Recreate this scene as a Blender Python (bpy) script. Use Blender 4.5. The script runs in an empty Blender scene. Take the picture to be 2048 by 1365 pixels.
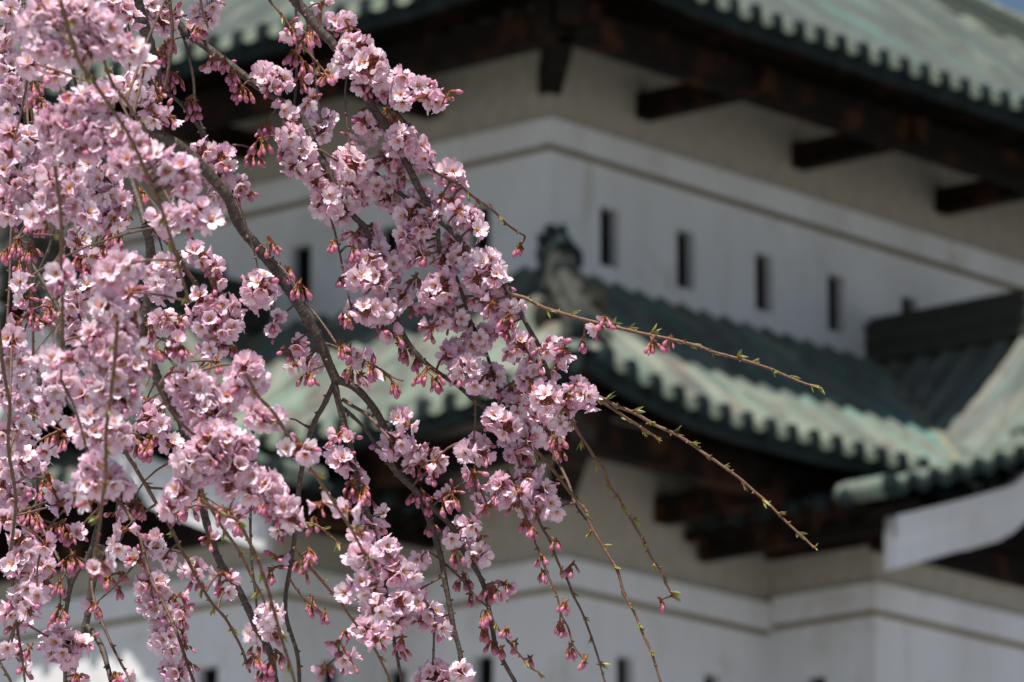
import bpy, math, random
import numpy as np
from mathutils import Vector

# ------------------------------------------------------------------ camera, sky, sun, exposure
S = bpy.context.scene
COL = S.collection
PITCH = math.radians(13.4)
CAM_POS = np.array([0.0, 0.0, 1.6])
FPX = 12000.0                      # focal length in pixels of a 2048 px wide picture
cam_d = bpy.data.cameras.new('camera')
cam_d.sensor_width = 36.0
cam_d.lens = 36.0 * FPX / 2048.0
cam_d.clip_start = 0.1
cam_d.clip_end = 6000
cam_d.dof.use_dof = True
cam_d.dof.focus_distance = 6.08
cam_d.dof.aperture_fstop = 18.0
cam = bpy.data.objects.new('camera', cam_d)
cam.location = CAM_POS
cam.rotation_euler = (math.radians(90) + PITCH, 0, 0)
COL.objects.link(cam)
S.camera = cam

SUN_EL = math.radians(63.3)
# heading (mathematical angle, x axis = 0) of the horizontal direction towards the sun
SUN_AZ = math.radians(229 + 18)
world = bpy.data.worlds.new('World')
S.world = world
world.use_nodes = True
wn = world.node_tree
bg = wn.nodes['Background']
sky = wn.nodes.new('ShaderNodeTexSky')
sky.sky_type = 'NISHITA'
sky.sun_disc = False
sky.sun_elevation = SUN_EL
sky.sun_rotation = math.pi / 2 - SUN_AZ
sky.air_density = 1.0
sky.dust_density = 0.6
wn.links.new(sky.outputs[0], bg.inputs[0])
bg.inputs[1].default_value = 0.05
sun_d = bpy.data.lights.new('sun', 'SUN')
sun_d.energy = 5.0
sun_d.angle = math.radians(0.5)
sun_d.color = (1.0, 0.955, 0.90)
sun = bpy.data.objects.new('sun', sun_d)
sdir = Vector((math.cos(SUN_AZ) * math.cos(SUN_EL), math.sin(SUN_AZ) * math.cos(SUN_EL), math.sin(SUN_EL)))
sun.rotation_euler = sdir.to_track_quat('Z', 'Y').to_euler()
sun.location = (-8, -12, 30)
COL.objects.link(sun)
S.view_settings.view_transform = 'Standard'
S.view_settings.look = 'None'
S.view_settings.exposure = 0.42
S.view_settings.gamma = 1.0
S.cycles.max_bounces = 8
S.cycles.use_denoising = True

RNG = np.random.default_rng(7)
random.seed(7)

# ------------------------------------------------------------------ helpers
_F = np.array([0, math.cos(PITCH), math.sin(PITCH)])
_U = np.array([0, -math.sin(PITCH), math.cos(PITCH)])
_R = np.array([1.0, 0, 0])


def dep_stretch(d):
    return d if 5.95 < d < 6.2 else (6.08 + (d - 6.08) * 1.5 if d > 4 else d)


def at(x, y, d):
    """the point d metres away (along the view) that the photograph shows at pixel x, y"""
    return CAM_POS + d * (_F + _R * (x - 1024) / FPX - _U * (y - 682.5) / FPX)


def tag(o, label=None, cat=None, group=None, kind=None):
    if label: o['label'] = label
    if cat: o['category'] = cat
    if group: o['group'] = group
    if kind: o['kind'] = kind
    return o


def empty(name, loc=(0, 0, 0), rz=0.0):
    o = bpy.data.objects.new(name, None)
    o.location = loc
    o.rotation_euler = (0, 0, rz)
    COL.objects.link(o)
    return o


class MB:
    """collects vertices, faces, material indices and a colour attribute"""
    def __init__(self):
        self.V = []; self.Q = []; self.T = []; self.qm = []; self.tm = []; self.C = []; self.n = 0

    def add(self, V, Q=None, T=None, m=0, C=None):
        V = np.asarray(V, float).reshape(-1, 3)
        k = len(V)
        self.V.append(V)
        self.C.append(np.zeros((k, 4)) if C is None else C)
        if Q is not None and len(Q):
            Q = np.asarray(Q, int).reshape(-1, 4)
            self.Q.append(Q + self.n)
            self.qm.append(np.broadcast_to(np.asarray(m), (len(Q),)) if np.ndim(m) == 0 else m)
        if T is not None and len(T):
            T = np.asarray(T, int).reshape(-1, 3)
            self.T.append(T + self.n)
            self.tm.append(np.full(len(T), m if np.ndim(m) == 0 else 0))
        self.n += k

    def merge(self, o):
        self.V += o.V; self.C += o.C
        self.Q += [q + self.n for q in o.Q]; self.T += [t + self.n for t in o.T]
        self.qm += o.qm; self.tm += o.tm; self.n += o.n

    def grid(self, P, m=0, C=None):
        P = np.asarray(P, float)
        r, c = P.shape[:2]
        i = np.arange(r * c).reshape(r, c)
        Q = np.stack([i[:-1, :-1], i[1:, :-1], i[1:, 1:], i[:-1, 1:]], -1).reshape(-1, 4)
        self.add(P.reshape(-1, 3), Q, m=m, C=C)

    def box(self, x0, x1, y0, y1, z0, z1, m=0):
        V = [(x, y, z) for z in (z0, z1) for y in (y0, y1) for x in (x0, x1)]
        Q = [(0, 2, 3, 1), (4, 5, 7, 6), (0, 1, 5, 4), (2, 6, 7, 3), (0, 4, 6, 2), (1, 3, 7, 5)]
        self.add(V, Q, m=m)

    def beam(self, p0, p1, w, h, m=0, up=(0, 0, 1)):
        """box from p0 to p1; w sideways, h upwards from the p0-p1 line"""
        p0 = np.array(p0, float); p1 = np.array(p1, float)
        d = (p1 - p0) / np.linalg.norm(p1 - p0)
        s = np.cross(d, up); s /= np.linalg.norm(s)
        u = np.cross(s, d)
        V = [p + s * a * w / 2 + u * b * h for p in (p0, p1) for a, b in ((-1, 0), (1, 0), (1, 1), (-1, 1))]
        Q = [(0, 3, 2, 1), (4, 5, 6, 7), (0, 1, 5, 4), (1, 2, 6, 5), (2, 3, 7, 6), (3, 0, 4, 7)]
        self.add(V, Q, m=m)

    def tube(self, P, rad, k=8, m=0, cap=True, rnd=0.0):
        P = np.asarray(P, float); n = len(P)
        rad = np.broadcast_to(np.asarray(rad, float), (n,))
        T = np.gradient(P, axis=0)
        T /= np.linalg.norm(T, axis=1)[:, None] + 1e-12
        ref = np.array([0.0, 1.0, 0.0]) if abs(T[0][1]) < 0.9 else np.array([1.0, 0, 0])
        A = np.cross(T, ref); A /= np.linalg.norm(A, axis=1)[:, None] + 1e-12
        B = np.cross(T, A)
        th = np.linspace(0, 2 * math.pi, k, endpoint=False)
        ring = P[:, None] + rad[:, None, None] * (A[:, None] * np.cos(th)[None, :, None] + B[:, None] * np.sin(th)[None, :, None])
        L = np.concatenate([[0], np.cumsum(np.linalg.norm(np.diff(P, axis=0), axis=1))])
        C = np.zeros((n, k, 4)); C[..., 0] = L[:, None]; C[..., 1] = np.sin(th)[None]; C[..., 2] = rnd; C[..., 3] = 1
        i = np.arange(n * k).reshape(n, k); j = np.roll(i, -1, 1)
        Q = np.stack([i[:-1], j[:-1], j[1:], i[1:]], -1).reshape(-1, 4)
        V = ring.reshape(-1, 3); Tt = []
        if cap:
            V = np.vstack([V, P[:1] - T[:1] * rad[0] * .3, P[-1:] + T[-1:] * rad[-1] * .6])
            C = np.vstack([C.reshape(-1, 4), C[0, 0][None], C[-1, 0][None]])
            Tt = [(n * k, i[0][q], j[0][q]) for q in range(k)] + [(n * k + 1, j[-1][q], i[-1][q]) for q in range(k)]
        else:
            C = C.reshape(-1, 4)
        self.add(V, Q, Tt, m=m, C=C)

    def build(self, name, mats, parent=None, smooth=False, loc=None):
        me = bpy.data.meshes.new(name)
        V = np.concatenate(self.V); C = np.concatenate(self.C)
        Q = np.concatenate(self.Q) if self.Q else np.zeros((0, 4), int)
        T = np.concatenate(self.T) if self.T else np.zeros((0, 3), int)
        me.vertices.add(len(V)); me.vertices.foreach_set('co', V.ravel())
        me.loops.add(Q.size + T.size)
        me.loops.foreach_set('vertex_index', np.concatenate([Q.ravel(), T.ravel()]).astype(np.int32))
        me.polygons.add(len(Q) + len(T))
        st = np.concatenate([np.arange(len(Q)) * 4, Q.size + np.arange(len(T)) * 3])
        me.polygons.foreach_set('loop_start', st.astype(np.int32))
        if not isinstance(mats, (list, tuple)): mats = [mats]
        for q in mats: me.materials.append(q)
        mi = np.concatenate([np.asarray(x) for x in self.qm + self.tm]) if (self.qm or self.tm) else np.zeros(0)
        me.polygons.foreach_set('material_index', mi.astype(np.int32))
        me.polygons.foreach_set('use_smooth', np.full(len(Q) + len(T), smooth))
        ca = me.color_attributes.new('Col', 'FLOAT_COLOR', 'POINT')
        ca.data.foreach_set('color', C.astype(np.float32).ravel())
        me.update(calc_edges=True)
        me.validate()
        o = bpy.data.objects.new(name, me)
        COL.objects.link(o)
        if parent is not None: o.parent = parent
        if loc is not None: o.location = loc
        return o


# ------------------------------------------------------------------ materials
def new_mat(name):
    m = bpy.data.materials.new(name)
    m.use_nodes = True
    nt = m.node_tree
    return m, nt, nt.nodes['Principled BSDF']


def mixrgb(nt, fac, a, b, mode='MIX'):
    n = nt.nodes.new('ShaderNodeMix'); n.data_type = 'RGBA'; n.blend_type = mode
    for sock, v in ((n.inputs[0], fac), (n.inputs[6], a), (n.inputs[7], b)):
        if hasattr(v, 'is_output') or isinstance(v, bpy.types.NodeSocket): nt.links.new(v, sock)
        elif isinstance(v, (int, float)): sock.default_value = v
        else: sock.default_value = (*v, 1)
    return n.outputs[2]


def noise(nt, scale, vec=None, detail=4, rough=.55, stretch=None):
    n = nt.nodes.new('ShaderNodeTexNoise')
    n.inputs['Scale'].default_value = scale
    n.inputs['Detail'].default_value = detail
    n.inputs['Roughness'].default_value = rough
    if vec is None:
        tc = nt.nodes.new('ShaderNodeTexCoord'); vec = tc.outputs['Object']
    if stretch:
        mp = nt.nodes.new('ShaderNodeMapping'); mp.inputs['Scale'].default_value = stretch
        nt.links.new(vec, mp.inputs[0]); vec = mp.outputs[0]
    nt.links.new(vec, n.inputs['Vector'])
    return n.outputs['Fac']


def ramp(nt, v, lo, hi):
    n = nt.nodes.new('ShaderNodeMapRange')
    n.inputs[1].default_value = lo; n.inputs[2].default_value = hi
    nt.links.new(v, n.inputs[0])
    return n.outputs[0]


def bump(nt, bsdf, h, strength, dist):
    b = nt.nodes.new('ShaderNodeBump'); b.inputs['Strength'].default_value = strength; b.inputs['Distance'].default_value = dist
    nt.links.new(h, b.inputs['Height']); nt.links.new(b.outputs[0], bsdf.inputs['Normal'])


def m_plaster():
    m, nt, b = new_mat('white_plaster')
    c = mixrgb(nt, ramp(nt, noise(nt, .9, stretch=(1, 1, .35)), .35, .75), (.70, .715, .73), (.58, .58, .57))
    c = mixrgb(nt, ramp(nt, noise(nt, 2.4, detail=6, stretch=(1, 1, .3)), .62, .80), c, (.44, .42, .37))
    c = mixrgb(nt, ramp(nt, noise(nt, 5.0, detail=6, stretch=(1, 1, .10)), .55, .90), c, (.55, .545, .53))
    c = mixrgb(nt, ramp(nt, noise(nt, 1.1, detail=7, rough=.7), .54, .68), c, (.53, .52, .485))
    nt.links.new(c, b.inputs['Base Color']); b.inputs['Roughness'].default_value = .9
    bump(nt, b, noise(nt, 30), .15, .01)
    return m


def m_copper(name, fresh, grey, pale, brown, teal):
    m, nt, b = new_mat(name)
    r, g, bl, vec = attr(nt)          # r: across the slope in metres, g: down the slope, bl: one value per roof face
    big = noise(nt, 1.0, vec=vec, detail=6, stretch=(.9, .55, 9))
    streak = noise(nt, 1.0, vec=vec, detail=5, stretch=(5.6, .5, 7))
    spots = noise(nt, 1.0, vec=vec, detail=6, rough=.65, stretch=(3.2, 2.4, 5))
    tiles = nt.nodes.new('ShaderNodeTexVoronoi'); tiles.inputs['Scale'].default_value = 1.0
    mp = nt.nodes.new('ShaderNodeMapping'); mp.inputs['Scale'].default_value = (2 / .355, 1 / .45, 3)
    nt.links.new(vec, mp.inputs[0]); nt.links.new(mp.outputs[0], tiles.inputs['Vector'])
    c = mixrgb(nt, ramp(nt, big, .36, .64), fresh, grey)
    c = mixrgb(nt, ramp(nt, streak, .52, .64), c, pale)
    c = mixrgb(nt, ramp(nt, spots, .53, .64), c, brown)
    c = mixrgb(nt, ramp(nt, streak, .45, .32), c, teal)
    sp = nt.nodes.new('ShaderNodeSeparateColor'); nt.links.new(tiles.outputs['Color'], sp.inputs[0])
    c = mixrgb(nt, ramp(nt, sp.outputs[0], -.6, 1.6), c, (.05, .06, .055))
    nt.links.new(c, b.inputs['Base Color']); b.inputs['Roughness'].default_value = .7
    b.inputs['Specular IOR Level'].default_value = .12
    return m


def m_copper_end():
    m, nt, b = new_mat('dark_copper')
    c = mixrgb(nt, ramp(nt, noise(nt, 5), .4, .7), (.010, .014, .015), (.020, .036, .034))
    nt.links.new(c, b.inputs['Base Color']); b.inputs['Roughness'].default_value = .7; b.inputs['Specular IOR Level'].default_value = .1
    return m


def m_wood():
    m, nt, b = new_mat('dark_timber')
    c = mixrgb(nt, ramp(nt, noise(nt, 2.6, detail=6), .52, .68), (.009, .0068, .0056), (.052, .021, .010))
    nt.links.new(c, b.inputs['Base Color']); b.inputs['Roughness'].default_value = .8; b.inputs['Specular IOR Level'].default_value = .08
    return m


def m_flat(name, col, rough=.8):
    m, nt, b = new_mat(name)
    c = mixrgb(nt, ramp(nt, noise(nt, 6), .3, .7), col, tuple(x * .8 for x in col))
    nt.links.new(c, b.inputs['Base Color']); b.inputs['Roughness'].default_value = rough; b.inputs['Specular IOR Level'].default_value = .1
    return m


def m_stone():
    m, nt, b = new_mat('stone')
    v = nt.nodes.new('ShaderNodeTexVoronoi'); v.inputs['Scale'].default_value = 1.1
    tc = nt.nodes.new('ShaderNodeTexCoord'); nt.links.new(tc.outputs['Object'], v.inputs['Vector'])
    c = mixrgb(nt, v.outputs['Color'], (.20, .19, .17), (.34, .32, .29))
    nt.links.new(c, b.inputs['Base Color']); b.inputs['Roughness'].default_value = .9
    bump(nt, b, v.outputs['Distance'], .6, .15)
    return m


def m_ground():
    m, nt, b = new_mat('ground_gravel')
    c = mixrgb(nt, ramp(nt, noise(nt, .15, detail=8), .4, .65), (.32, .31, .33), (.22, .22, .19))
    nt.links.new(c, b.inputs['Base Color']); b.inputs['Roughness'].default_value = .95
    return m


def attr(nt):
    a = nt.nodes.new('ShaderNodeAttribute'); a.attribute_name = 'Col'
    sp = nt.nodes.new('ShaderNodeSeparateColor'); nt.links.new(a.outputs['Color'], sp.inputs[0])
    return sp.outputs[0], sp.outputs[1], sp.outputs[2], a.outputs['Vector']


def m_bark(name, c1, c2, c3, scale=900, bstr=.5):
    m, nt, b = new_mat(name)
    r, g, bl, vec = attr(nt)
    n1 = noise(nt, 1.0, vec=vec, detail=5, stretch=(scale, 1.6, 40))
    n2 = noise(nt, 160, detail=5)
    c = mixrgb(nt, ramp(nt, n1, .38, .66), c1, c2)
    c = mixrgb(nt, ramp(nt, n2, .58, .72), c, c3)
    nt.links.new(c, b.inputs['Base Color']); b.inputs['Roughness'].default_value = .62
    bump(nt, b, n1, bstr, .0012)
    return m


def m_petal(name, pale, pink, back):
    m, nt, b = new_mat(name)
    r, g, bl, vec = attr(nt)           # r: base to tip of the petal, g: how pink this flower is, bl: middle to edge
    n = noise(nt, 420, detail=3)
    t = nt.nodes.new('ShaderNodeMath'); t.operation = 'MULTIPLY_ADD'
    nt.links.new(bl, t.inputs[0]); t.inputs[1].default_value = .22
    nt.links.new(g, t.inputs[2])
    t.use_clamp = True
    c = mixrgb(nt, t.outputs[0], pale, pink)
    c = mixrgb(nt, ramp(nt, r, .22, .02), c, (.72, .36, .36))       # the eye of the flower
    geo = nt.nodes.new('ShaderNodeNewGeometry')
    c2 = mixrgb(nt, geo.outputs['Backfacing'], c, mixrgb(nt, .62, c, back))
    c2 = mixrgb(nt, ramp(nt, n, .5, .8), c2, mixrgb(nt, .25, c2, pink))
    out = nt.nodes['Material Output']
    d = nt.nodes.new('ShaderNodeBsdfDiffuse'); tr = nt.nodes.new('ShaderNodeBsdfTranslucent')
    nt.links.new(c2, d.inputs[0]); nt.links.new(c2, tr.inputs[0])
    mx = nt.nodes.new('ShaderNodeMixShader'); mx.inputs[0].default_value = .33
    nt.links.new(d.outputs[0], mx.inputs[1]); nt.links.new(tr.outputs[0], mx.inputs[2])
    gl = nt.nodes.new('ShaderNodeBsdfGlossy'); gl.inputs['Roughness'].default_value = .45
    mx2 = nt.nodes.new('ShaderNodeMixShader'); mx2.inputs[0].default_value = .035
    nt.links.new(mx.outputs[0], mx2.inputs[1]); nt.links.new(gl.outputs[0], mx2.inputs[2])
    nt.links.new(mx2.outputs[0], out.inputs[0])
    return m


def m_leaf(name, a, bcol):
    m, nt, b = new_mat(name)
    r, g, bl, vec = attr(nt)
    c = mixrgb(nt, r, bcol, a)
    out = nt.nodes['Material Output']
    tr = nt.nodes.new('ShaderNodeBsdfTranslucent')
    nt.links.new(c, b.inputs['Base Color']); nt.links.new(c, tr.inputs[0]); b.inputs['Roughness'].default_value = .45
    mx = nt.nodes.new('ShaderNodeMixShader'); mx.inputs[0].default_value = .3
    nt.links.new(b.outputs[0], mx.inputs[1]); nt.links.new(tr.outputs[0], mx.inputs[2])
    nt.links.new(mx.outputs[0], out.inputs[0])
    return m


M_PL = m_plaster(); M_CU = m_copper('green_copper', (.235, .31, .24), (.195, .205, .18), (.37, .385, .30), (.20, .135, .105), (.14, .33, .285)); M_CUG = m_copper('grey_copper', (.21, .25, .21), (.19, .19, .175), (.27, .27, .22), (.15, .12, .10), (.17, .24, .22)); M_END = m_copper_end(); M_WD = m_wood()
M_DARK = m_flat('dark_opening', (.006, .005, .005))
M_STRIP = m_flat('beige_strip', (.22, .19, .12))  # beige-brown strip along the foot of each plaster band
M_SHADE = m_flat('eave_shade_plaster', (.41, .385, .32), .9)  # plaster above the bands, with the under-eave shade painted into its colour
M_CUT = m_copper('dull_copper', (.122, .156, .142), (.104, .114, .110), (.21, .235, .185), (.105, .092, .080), (.12, .23, .205))  # top roof copper, its weaker grazing sun put into the duller colour
M_LIP = m_flat('pale_copper', (.205, .245, .185))  # sunlit look of the pan fronts put into a paler copper
M_CURL = m_flat('shadowed_bronze', (.024, .024, .019))  # eave shadow on the hip ornament painted in as a dark olive
M_VAL = m_flat('valley_copper', (.26, .24, .15))
M_ST = m_stone(); M_GR = m_ground()
M_OLD = m_flat('weathered_tile', (.060, .062, .054))
M_BOARD = m_flat('painted_board', (.62, .60, .58))
M_BARK = m_bark('bark', (.040, .029, .023), (.108, .076, .056), (.17, .135, .108), 420, 1.0)
M_TWIG = m_bark('twig_bark', (.075, .042, .028), (.17, .085, .048), (.20, .13, .09), 500, .4)
M_YOUNG = m_bark('young_twig', (.105, .048, .026), (.21, .105, .055), (.17, .14, .06), 260, .5)
M_PET = m_petal('petal', (.965, .86, .91), (.86, .49, .66), (.87, .57, .71))
M_BUD = m_petal('bud_petal', (.84, .54, .64), (.58, .16, .28), (.66, .22, .36))
M_CAL = m_leaf('calyx', (.30, .075, .045), (.34, .12, .045))
M_STA = m_leaf('stamen', (.85, .47, .10), (.80, .45, .30))
M_LEAF = m_leaf('leaf', (.25, .28, .06), (.36, .20, .08))

# ------------------------------------------------------------------ ground
g = MB()
g.add([(-3000, -3000, 0), (3000, -3000, 0), (3000, 3000, 0), (-3000, 3000, 0)], [(0, 1, 2, 3)])
tag(g.build('ground', M_GR), kind='structure')

# ------------------------------------------------------------------ castle keep
# local frame: X along the right-hand face, Y along the left-hand face, Z up; the near corner of the top storey is x = y = 0
KEEP = empty('castle_keep', (0.393, 60.0, 0.0), math.radians(49))
tag(KEEP, 'white plastered castle keep with green copper tiled roofs and deep dark eaves', 'castle')
WX, WY = 8.95, 9.6            # size of the top storey
ZB = 16.55                    # foot of the top storey wall
E1, ZE1, P1 = 2.4, 19.0, .76     # top roof: overhang, height at the eave, pitch
E2, ZE2, P2 = 3.1, 14.47, .69     # lower roof: eave offset measured from the top storey wall
SP = .355


def sw(face):
    """face 0: the right-hand face, u = X; face 1: the left-hand face, u = Y"""
    return (lambda u, v, z: np.stack(np.broadcast_arrays(u, v, z), -1)) if face == 0 else (lambda u, v, z: np.stack(np.broadcast_arrays(v, u, z), -1))


def wall_with_holes(mb, face, plane, u0, u1, z0, z1, holes, m=0):
    us = sorted({u0, u1, *[h[0] for h in holes], *[h[1] for h in holes]})
    zs = sorted({z0, z1, *[h[2] for h in holes], *[h[3] for h in holes]})
    f = sw(face)
    for i in range(len(us) - 1):
        for j in range(len(zs) - 1):
            uc, zc = (us[i] + us[i + 1]) / 2, (zs[j] + zs[j + 1]) / 2
            if any(h[0] < uc < h[1] and h[2] < zc < h[3] for h in holes): continue
            mb.grid(f(np.array([[us[i], us[i + 1]], [us[i], us[i + 1]]]), plane, np.array([[zs[j]] * 2, [zs[j + 1]] * 2])), m)


def loophole(face, plane, h, dep=.11):
    u0, u1, z0, z1 = h
    f = sw(face); mb = MB()
    q = lambda pts, m: mb.add([f(*p) for p in pts], [(0, 1, 2, 3)], m=m)
    d = plane + dep
    q([(u0, plane, z0), (u0, plane, z1), (u0, d, z1), (u0, d, z0)], 0)
    q([(u1, plane, z0), (u1, d, z0), (u1, d, z1), (u1, plane, z1)], 0)
    q([(u0, plane, z1), (u1, plane, z1), (u1, d, z1), (u0, d, z1)], 0)
    q([(u0, plane, z0), (u0, d, z0), (u1, d, z0), (u1, plane, z0)], 0)
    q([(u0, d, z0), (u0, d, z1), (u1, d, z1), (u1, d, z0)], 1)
    lo = mb.build('loophole', [M_PL, M_DARK], KEEP)
    return lo


def band(face, plane, u0, u1, z0, z1, proud=.06):
    f = sw(face)
    mb = MB()
    a = f(u0, plane - proud, z0); b_ = f(u1, plane + .05, z1)
    mb.box(*sorted((a[0], b_[0])), *sorted((a[1], b_[1])), z0, z1)
    o = mb.build('plaster_band', M_PL, KEEP)
    mb = MB()
    a = f(u0, plane - proud * .55, z0 - .055); b_ = f(u1, plane + .05, z0)
    mb.box(*sorted((a[0], b_[0])), *sorted((a[1], b_[1])), z0 - .055, z0 - .003)
    mb.build('drip_strip', M_STRIP, o)


SLW, SLZ0, SLZ1 = .295, 16.86, 17.49
HR = [(x, x + SLW, SLZ0, SLZ1) for x in (.80, 2.06, 3.39, 4.65, 5.97, 7.28)]
HL = [(y, y + SLW, SLZ0, SLZ1) for y in (.82, 2.10, 3.37, 4.63, 5.9, 7.2)]
w = MB()
wall_with_holes(w, 0, 0.0, 0, WX, ZB - .5, 18.12, HR)
wall_with_holes(w, 1, 0.0, 0, WY, ZB - .5, 18.12, HL)
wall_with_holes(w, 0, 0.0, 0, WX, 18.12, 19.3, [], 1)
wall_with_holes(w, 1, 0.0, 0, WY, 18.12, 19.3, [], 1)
w.add([(WX, 0, 16), (WX, WY, 16), (WX, WY, 19.3), (WX, 0, 19.3)], [(0, 1, 2, 3)])
w.add([(0, WY, 16), (0, WY, 19.3), (WX, WY, 19.3), (WX, WY, 16)], [(0, 1, 2, 3)])
w.build('wall', [M_PL, M_SHADE], KEEP)
for h in HR: loophole(0, 0.0, h)
for h in HL: loophole(1, 0.0, h)
band(0, 0.0, -.06, WX, 17.985, 18.265)
band(1, 0.0, .05, WY, 17.985, 18.265)

# lower storey with its two projecting bays
S1 = 1.0                       # how far the lower wall stands out from the upper one
PB = 1.37                      # how far the bays project
RX, RY = 5.44, 4.07            # ridges of the gables over the two bays
HX, HY = 3.12, 2.52            # half widths of the bays
ZL0 = 9.2
LZ0, LZ1 = 11.85, 12.48
w = MB()
hr = [(-.15, .12, LZ0, LZ1), (1.24, 1.51, LZ0, LZ1)]
hl = [(-.10, .17, LZ0, LZ1), (1.08, 1.35, LZ0, LZ1)]
wall_with_holes(w, 0, -S1, -S1, RX - HX, ZL0, 13.2, hr)
wall_with_holes(w, 1, -S1, -S1, RY - HY, ZL0, 13.2, hl)
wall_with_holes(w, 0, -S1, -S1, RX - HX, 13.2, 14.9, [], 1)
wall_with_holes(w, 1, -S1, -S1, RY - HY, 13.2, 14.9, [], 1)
w.build('wall', [M_PL, M_SHADE], KEEP); w = MB()
wall_with_holes(w, 0, -S1, RX + HX, WX + S1, ZL0, 14.9, [])
w.build('wall', M_PL, KEEP); w = MB()
wall_with_holes(w, 1, -S1, RY + HY, WY + S1, ZL0, 14.9, [])
w.build('wall', M_PL, KEEP)
for h in hr: loophole(0, -S1, h)
for h in hl: loophole(1, -S1, h)
ZLB = 13.06
for face, ridge, half in ((0, RX, HX), (1, RY, HY)):
    f = sw(face); pl = -S1 - PB
    bay = MB()
    fh = [(ridge - half + .85 + i * 1.15, ridge - half + .85 + i * 1.15 + SLW, LZ0, LZ1) for i in range(4)]
    wall_with_holes(bay, face, pl, ridge - half, ridge + half, ZL0, 13.25, fh)
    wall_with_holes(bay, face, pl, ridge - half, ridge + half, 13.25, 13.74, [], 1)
    rh = (-S1 - .72, -S1 - .45, LZ0 + .04, LZ1 + .04)
    # the return walls; the near one has a loophole of its own
    wall_with_holes(bay, 1 - face, ridge - half, pl, -S1, ZL0, 13.25, [rh])
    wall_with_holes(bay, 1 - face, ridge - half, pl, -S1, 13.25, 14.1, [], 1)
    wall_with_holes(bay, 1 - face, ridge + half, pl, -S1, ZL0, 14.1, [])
    bay.build('bay_wall', [M_PL, M_SHADE], KEEP)
    for h in fh: loophole(face, pl, h)
    loophole(1 - face, ridge - half, rh)
    band(face, pl, ridge - half - .06, ridge + half + .06, ZLB + .06, ZLB + .34)
    band(1 - face, ridge - half, pl + .05, -S1 - .065, ZLB + .06, ZLB + .34)
    band(face, -S1, -S1 - (.06 if face == 0 else -.05), ridge - half - .065, ZLB, ZLB + .28)

# stone base and the hidden far sides
sb = MB()
def ringp(o, z): return [(-S1 - o, -S1 - o, z), (WX + S1 + o, -S1 - o, z), (WX + S1 + o, WY + S1 + o, z), (-S1 - o, WY + S1 + o, z)]
lv = [(1.7, 9.2), (2.1, 7.5), (2.8, 5), (3.6, 2.5), (5.0, -.2)]
V = sum([ringp(o, z) for o, z in lv], [])
Q = [(4 * k + i, 4 * k + (i + 1) % 4, 4 * k + 4 + (i + 1) % 4, 4 * k + 4 + i) for k in range(len(lv) - 1) for i in range(4)] + [(0, 1, 2, 3)]
sb.add(V, Q)
sb.build('stone_base', M_ST, KEEP)
fw = MB()
fw.add([(WX + S1, -S1, ZL0), (WX + S1, WY + S1, ZL0), (WX + S1, WY + S1, 14.9), (WX + S1, -S1, 14.9)], [(0, 1, 2, 3)])
fw.add([(-S1, WY + S1, ZL0), (WX + S1, WY + S1, ZL0), (WX + S1, WY + S1, 14.9), (-S1, WY + S1, 14.9)], [(0, 1, 2, 3)])
fw.build('wall', M_PL, KEEP)


def roll_profile(u):
    """height of pans and rolls of a tiled slope across its width"""
    x = (u / SP - np.floor(u / SP + .5)) * SP
    r = .074
    h = np.where(np.abs(x) < r, np.sqrt(np.maximum(r * r - x * x, 0)) * 1.15, 0)
    pan = -.022 * np.cos(np.clip((np.abs(x) - r) / (SP / 2 - r), 0, 1) * math.pi - math.pi)
    return np.where(np.abs(x) < r, h, .02 + pan * .8 - .01)


def us_of(u0, u1):
    k0, k1 = math.floor(u0 / SP) - 1, math.ceil(u1 / SP) + 1
    off = np.array([-.5, -.42, -.33, -.24, -.2305, -.21, -.16, -.08, 0, .08, .16, .21, .2305, .24, .33, .42])
    us = (np.arange(k0, k1 + 1)[:, None] + off[None]).ravel() * SP
    return us[(us > u0) & (us < u1)]


def upturn(u, v, ua, ub, amt):
    du = np.minimum(u - (ua + v), (ub - v) - u)
    return amt * np.clip(1 - du / 2.6, 0, 1.05) ** 2 * np.clip(1 - v / 4.0, 0, 1)


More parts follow.
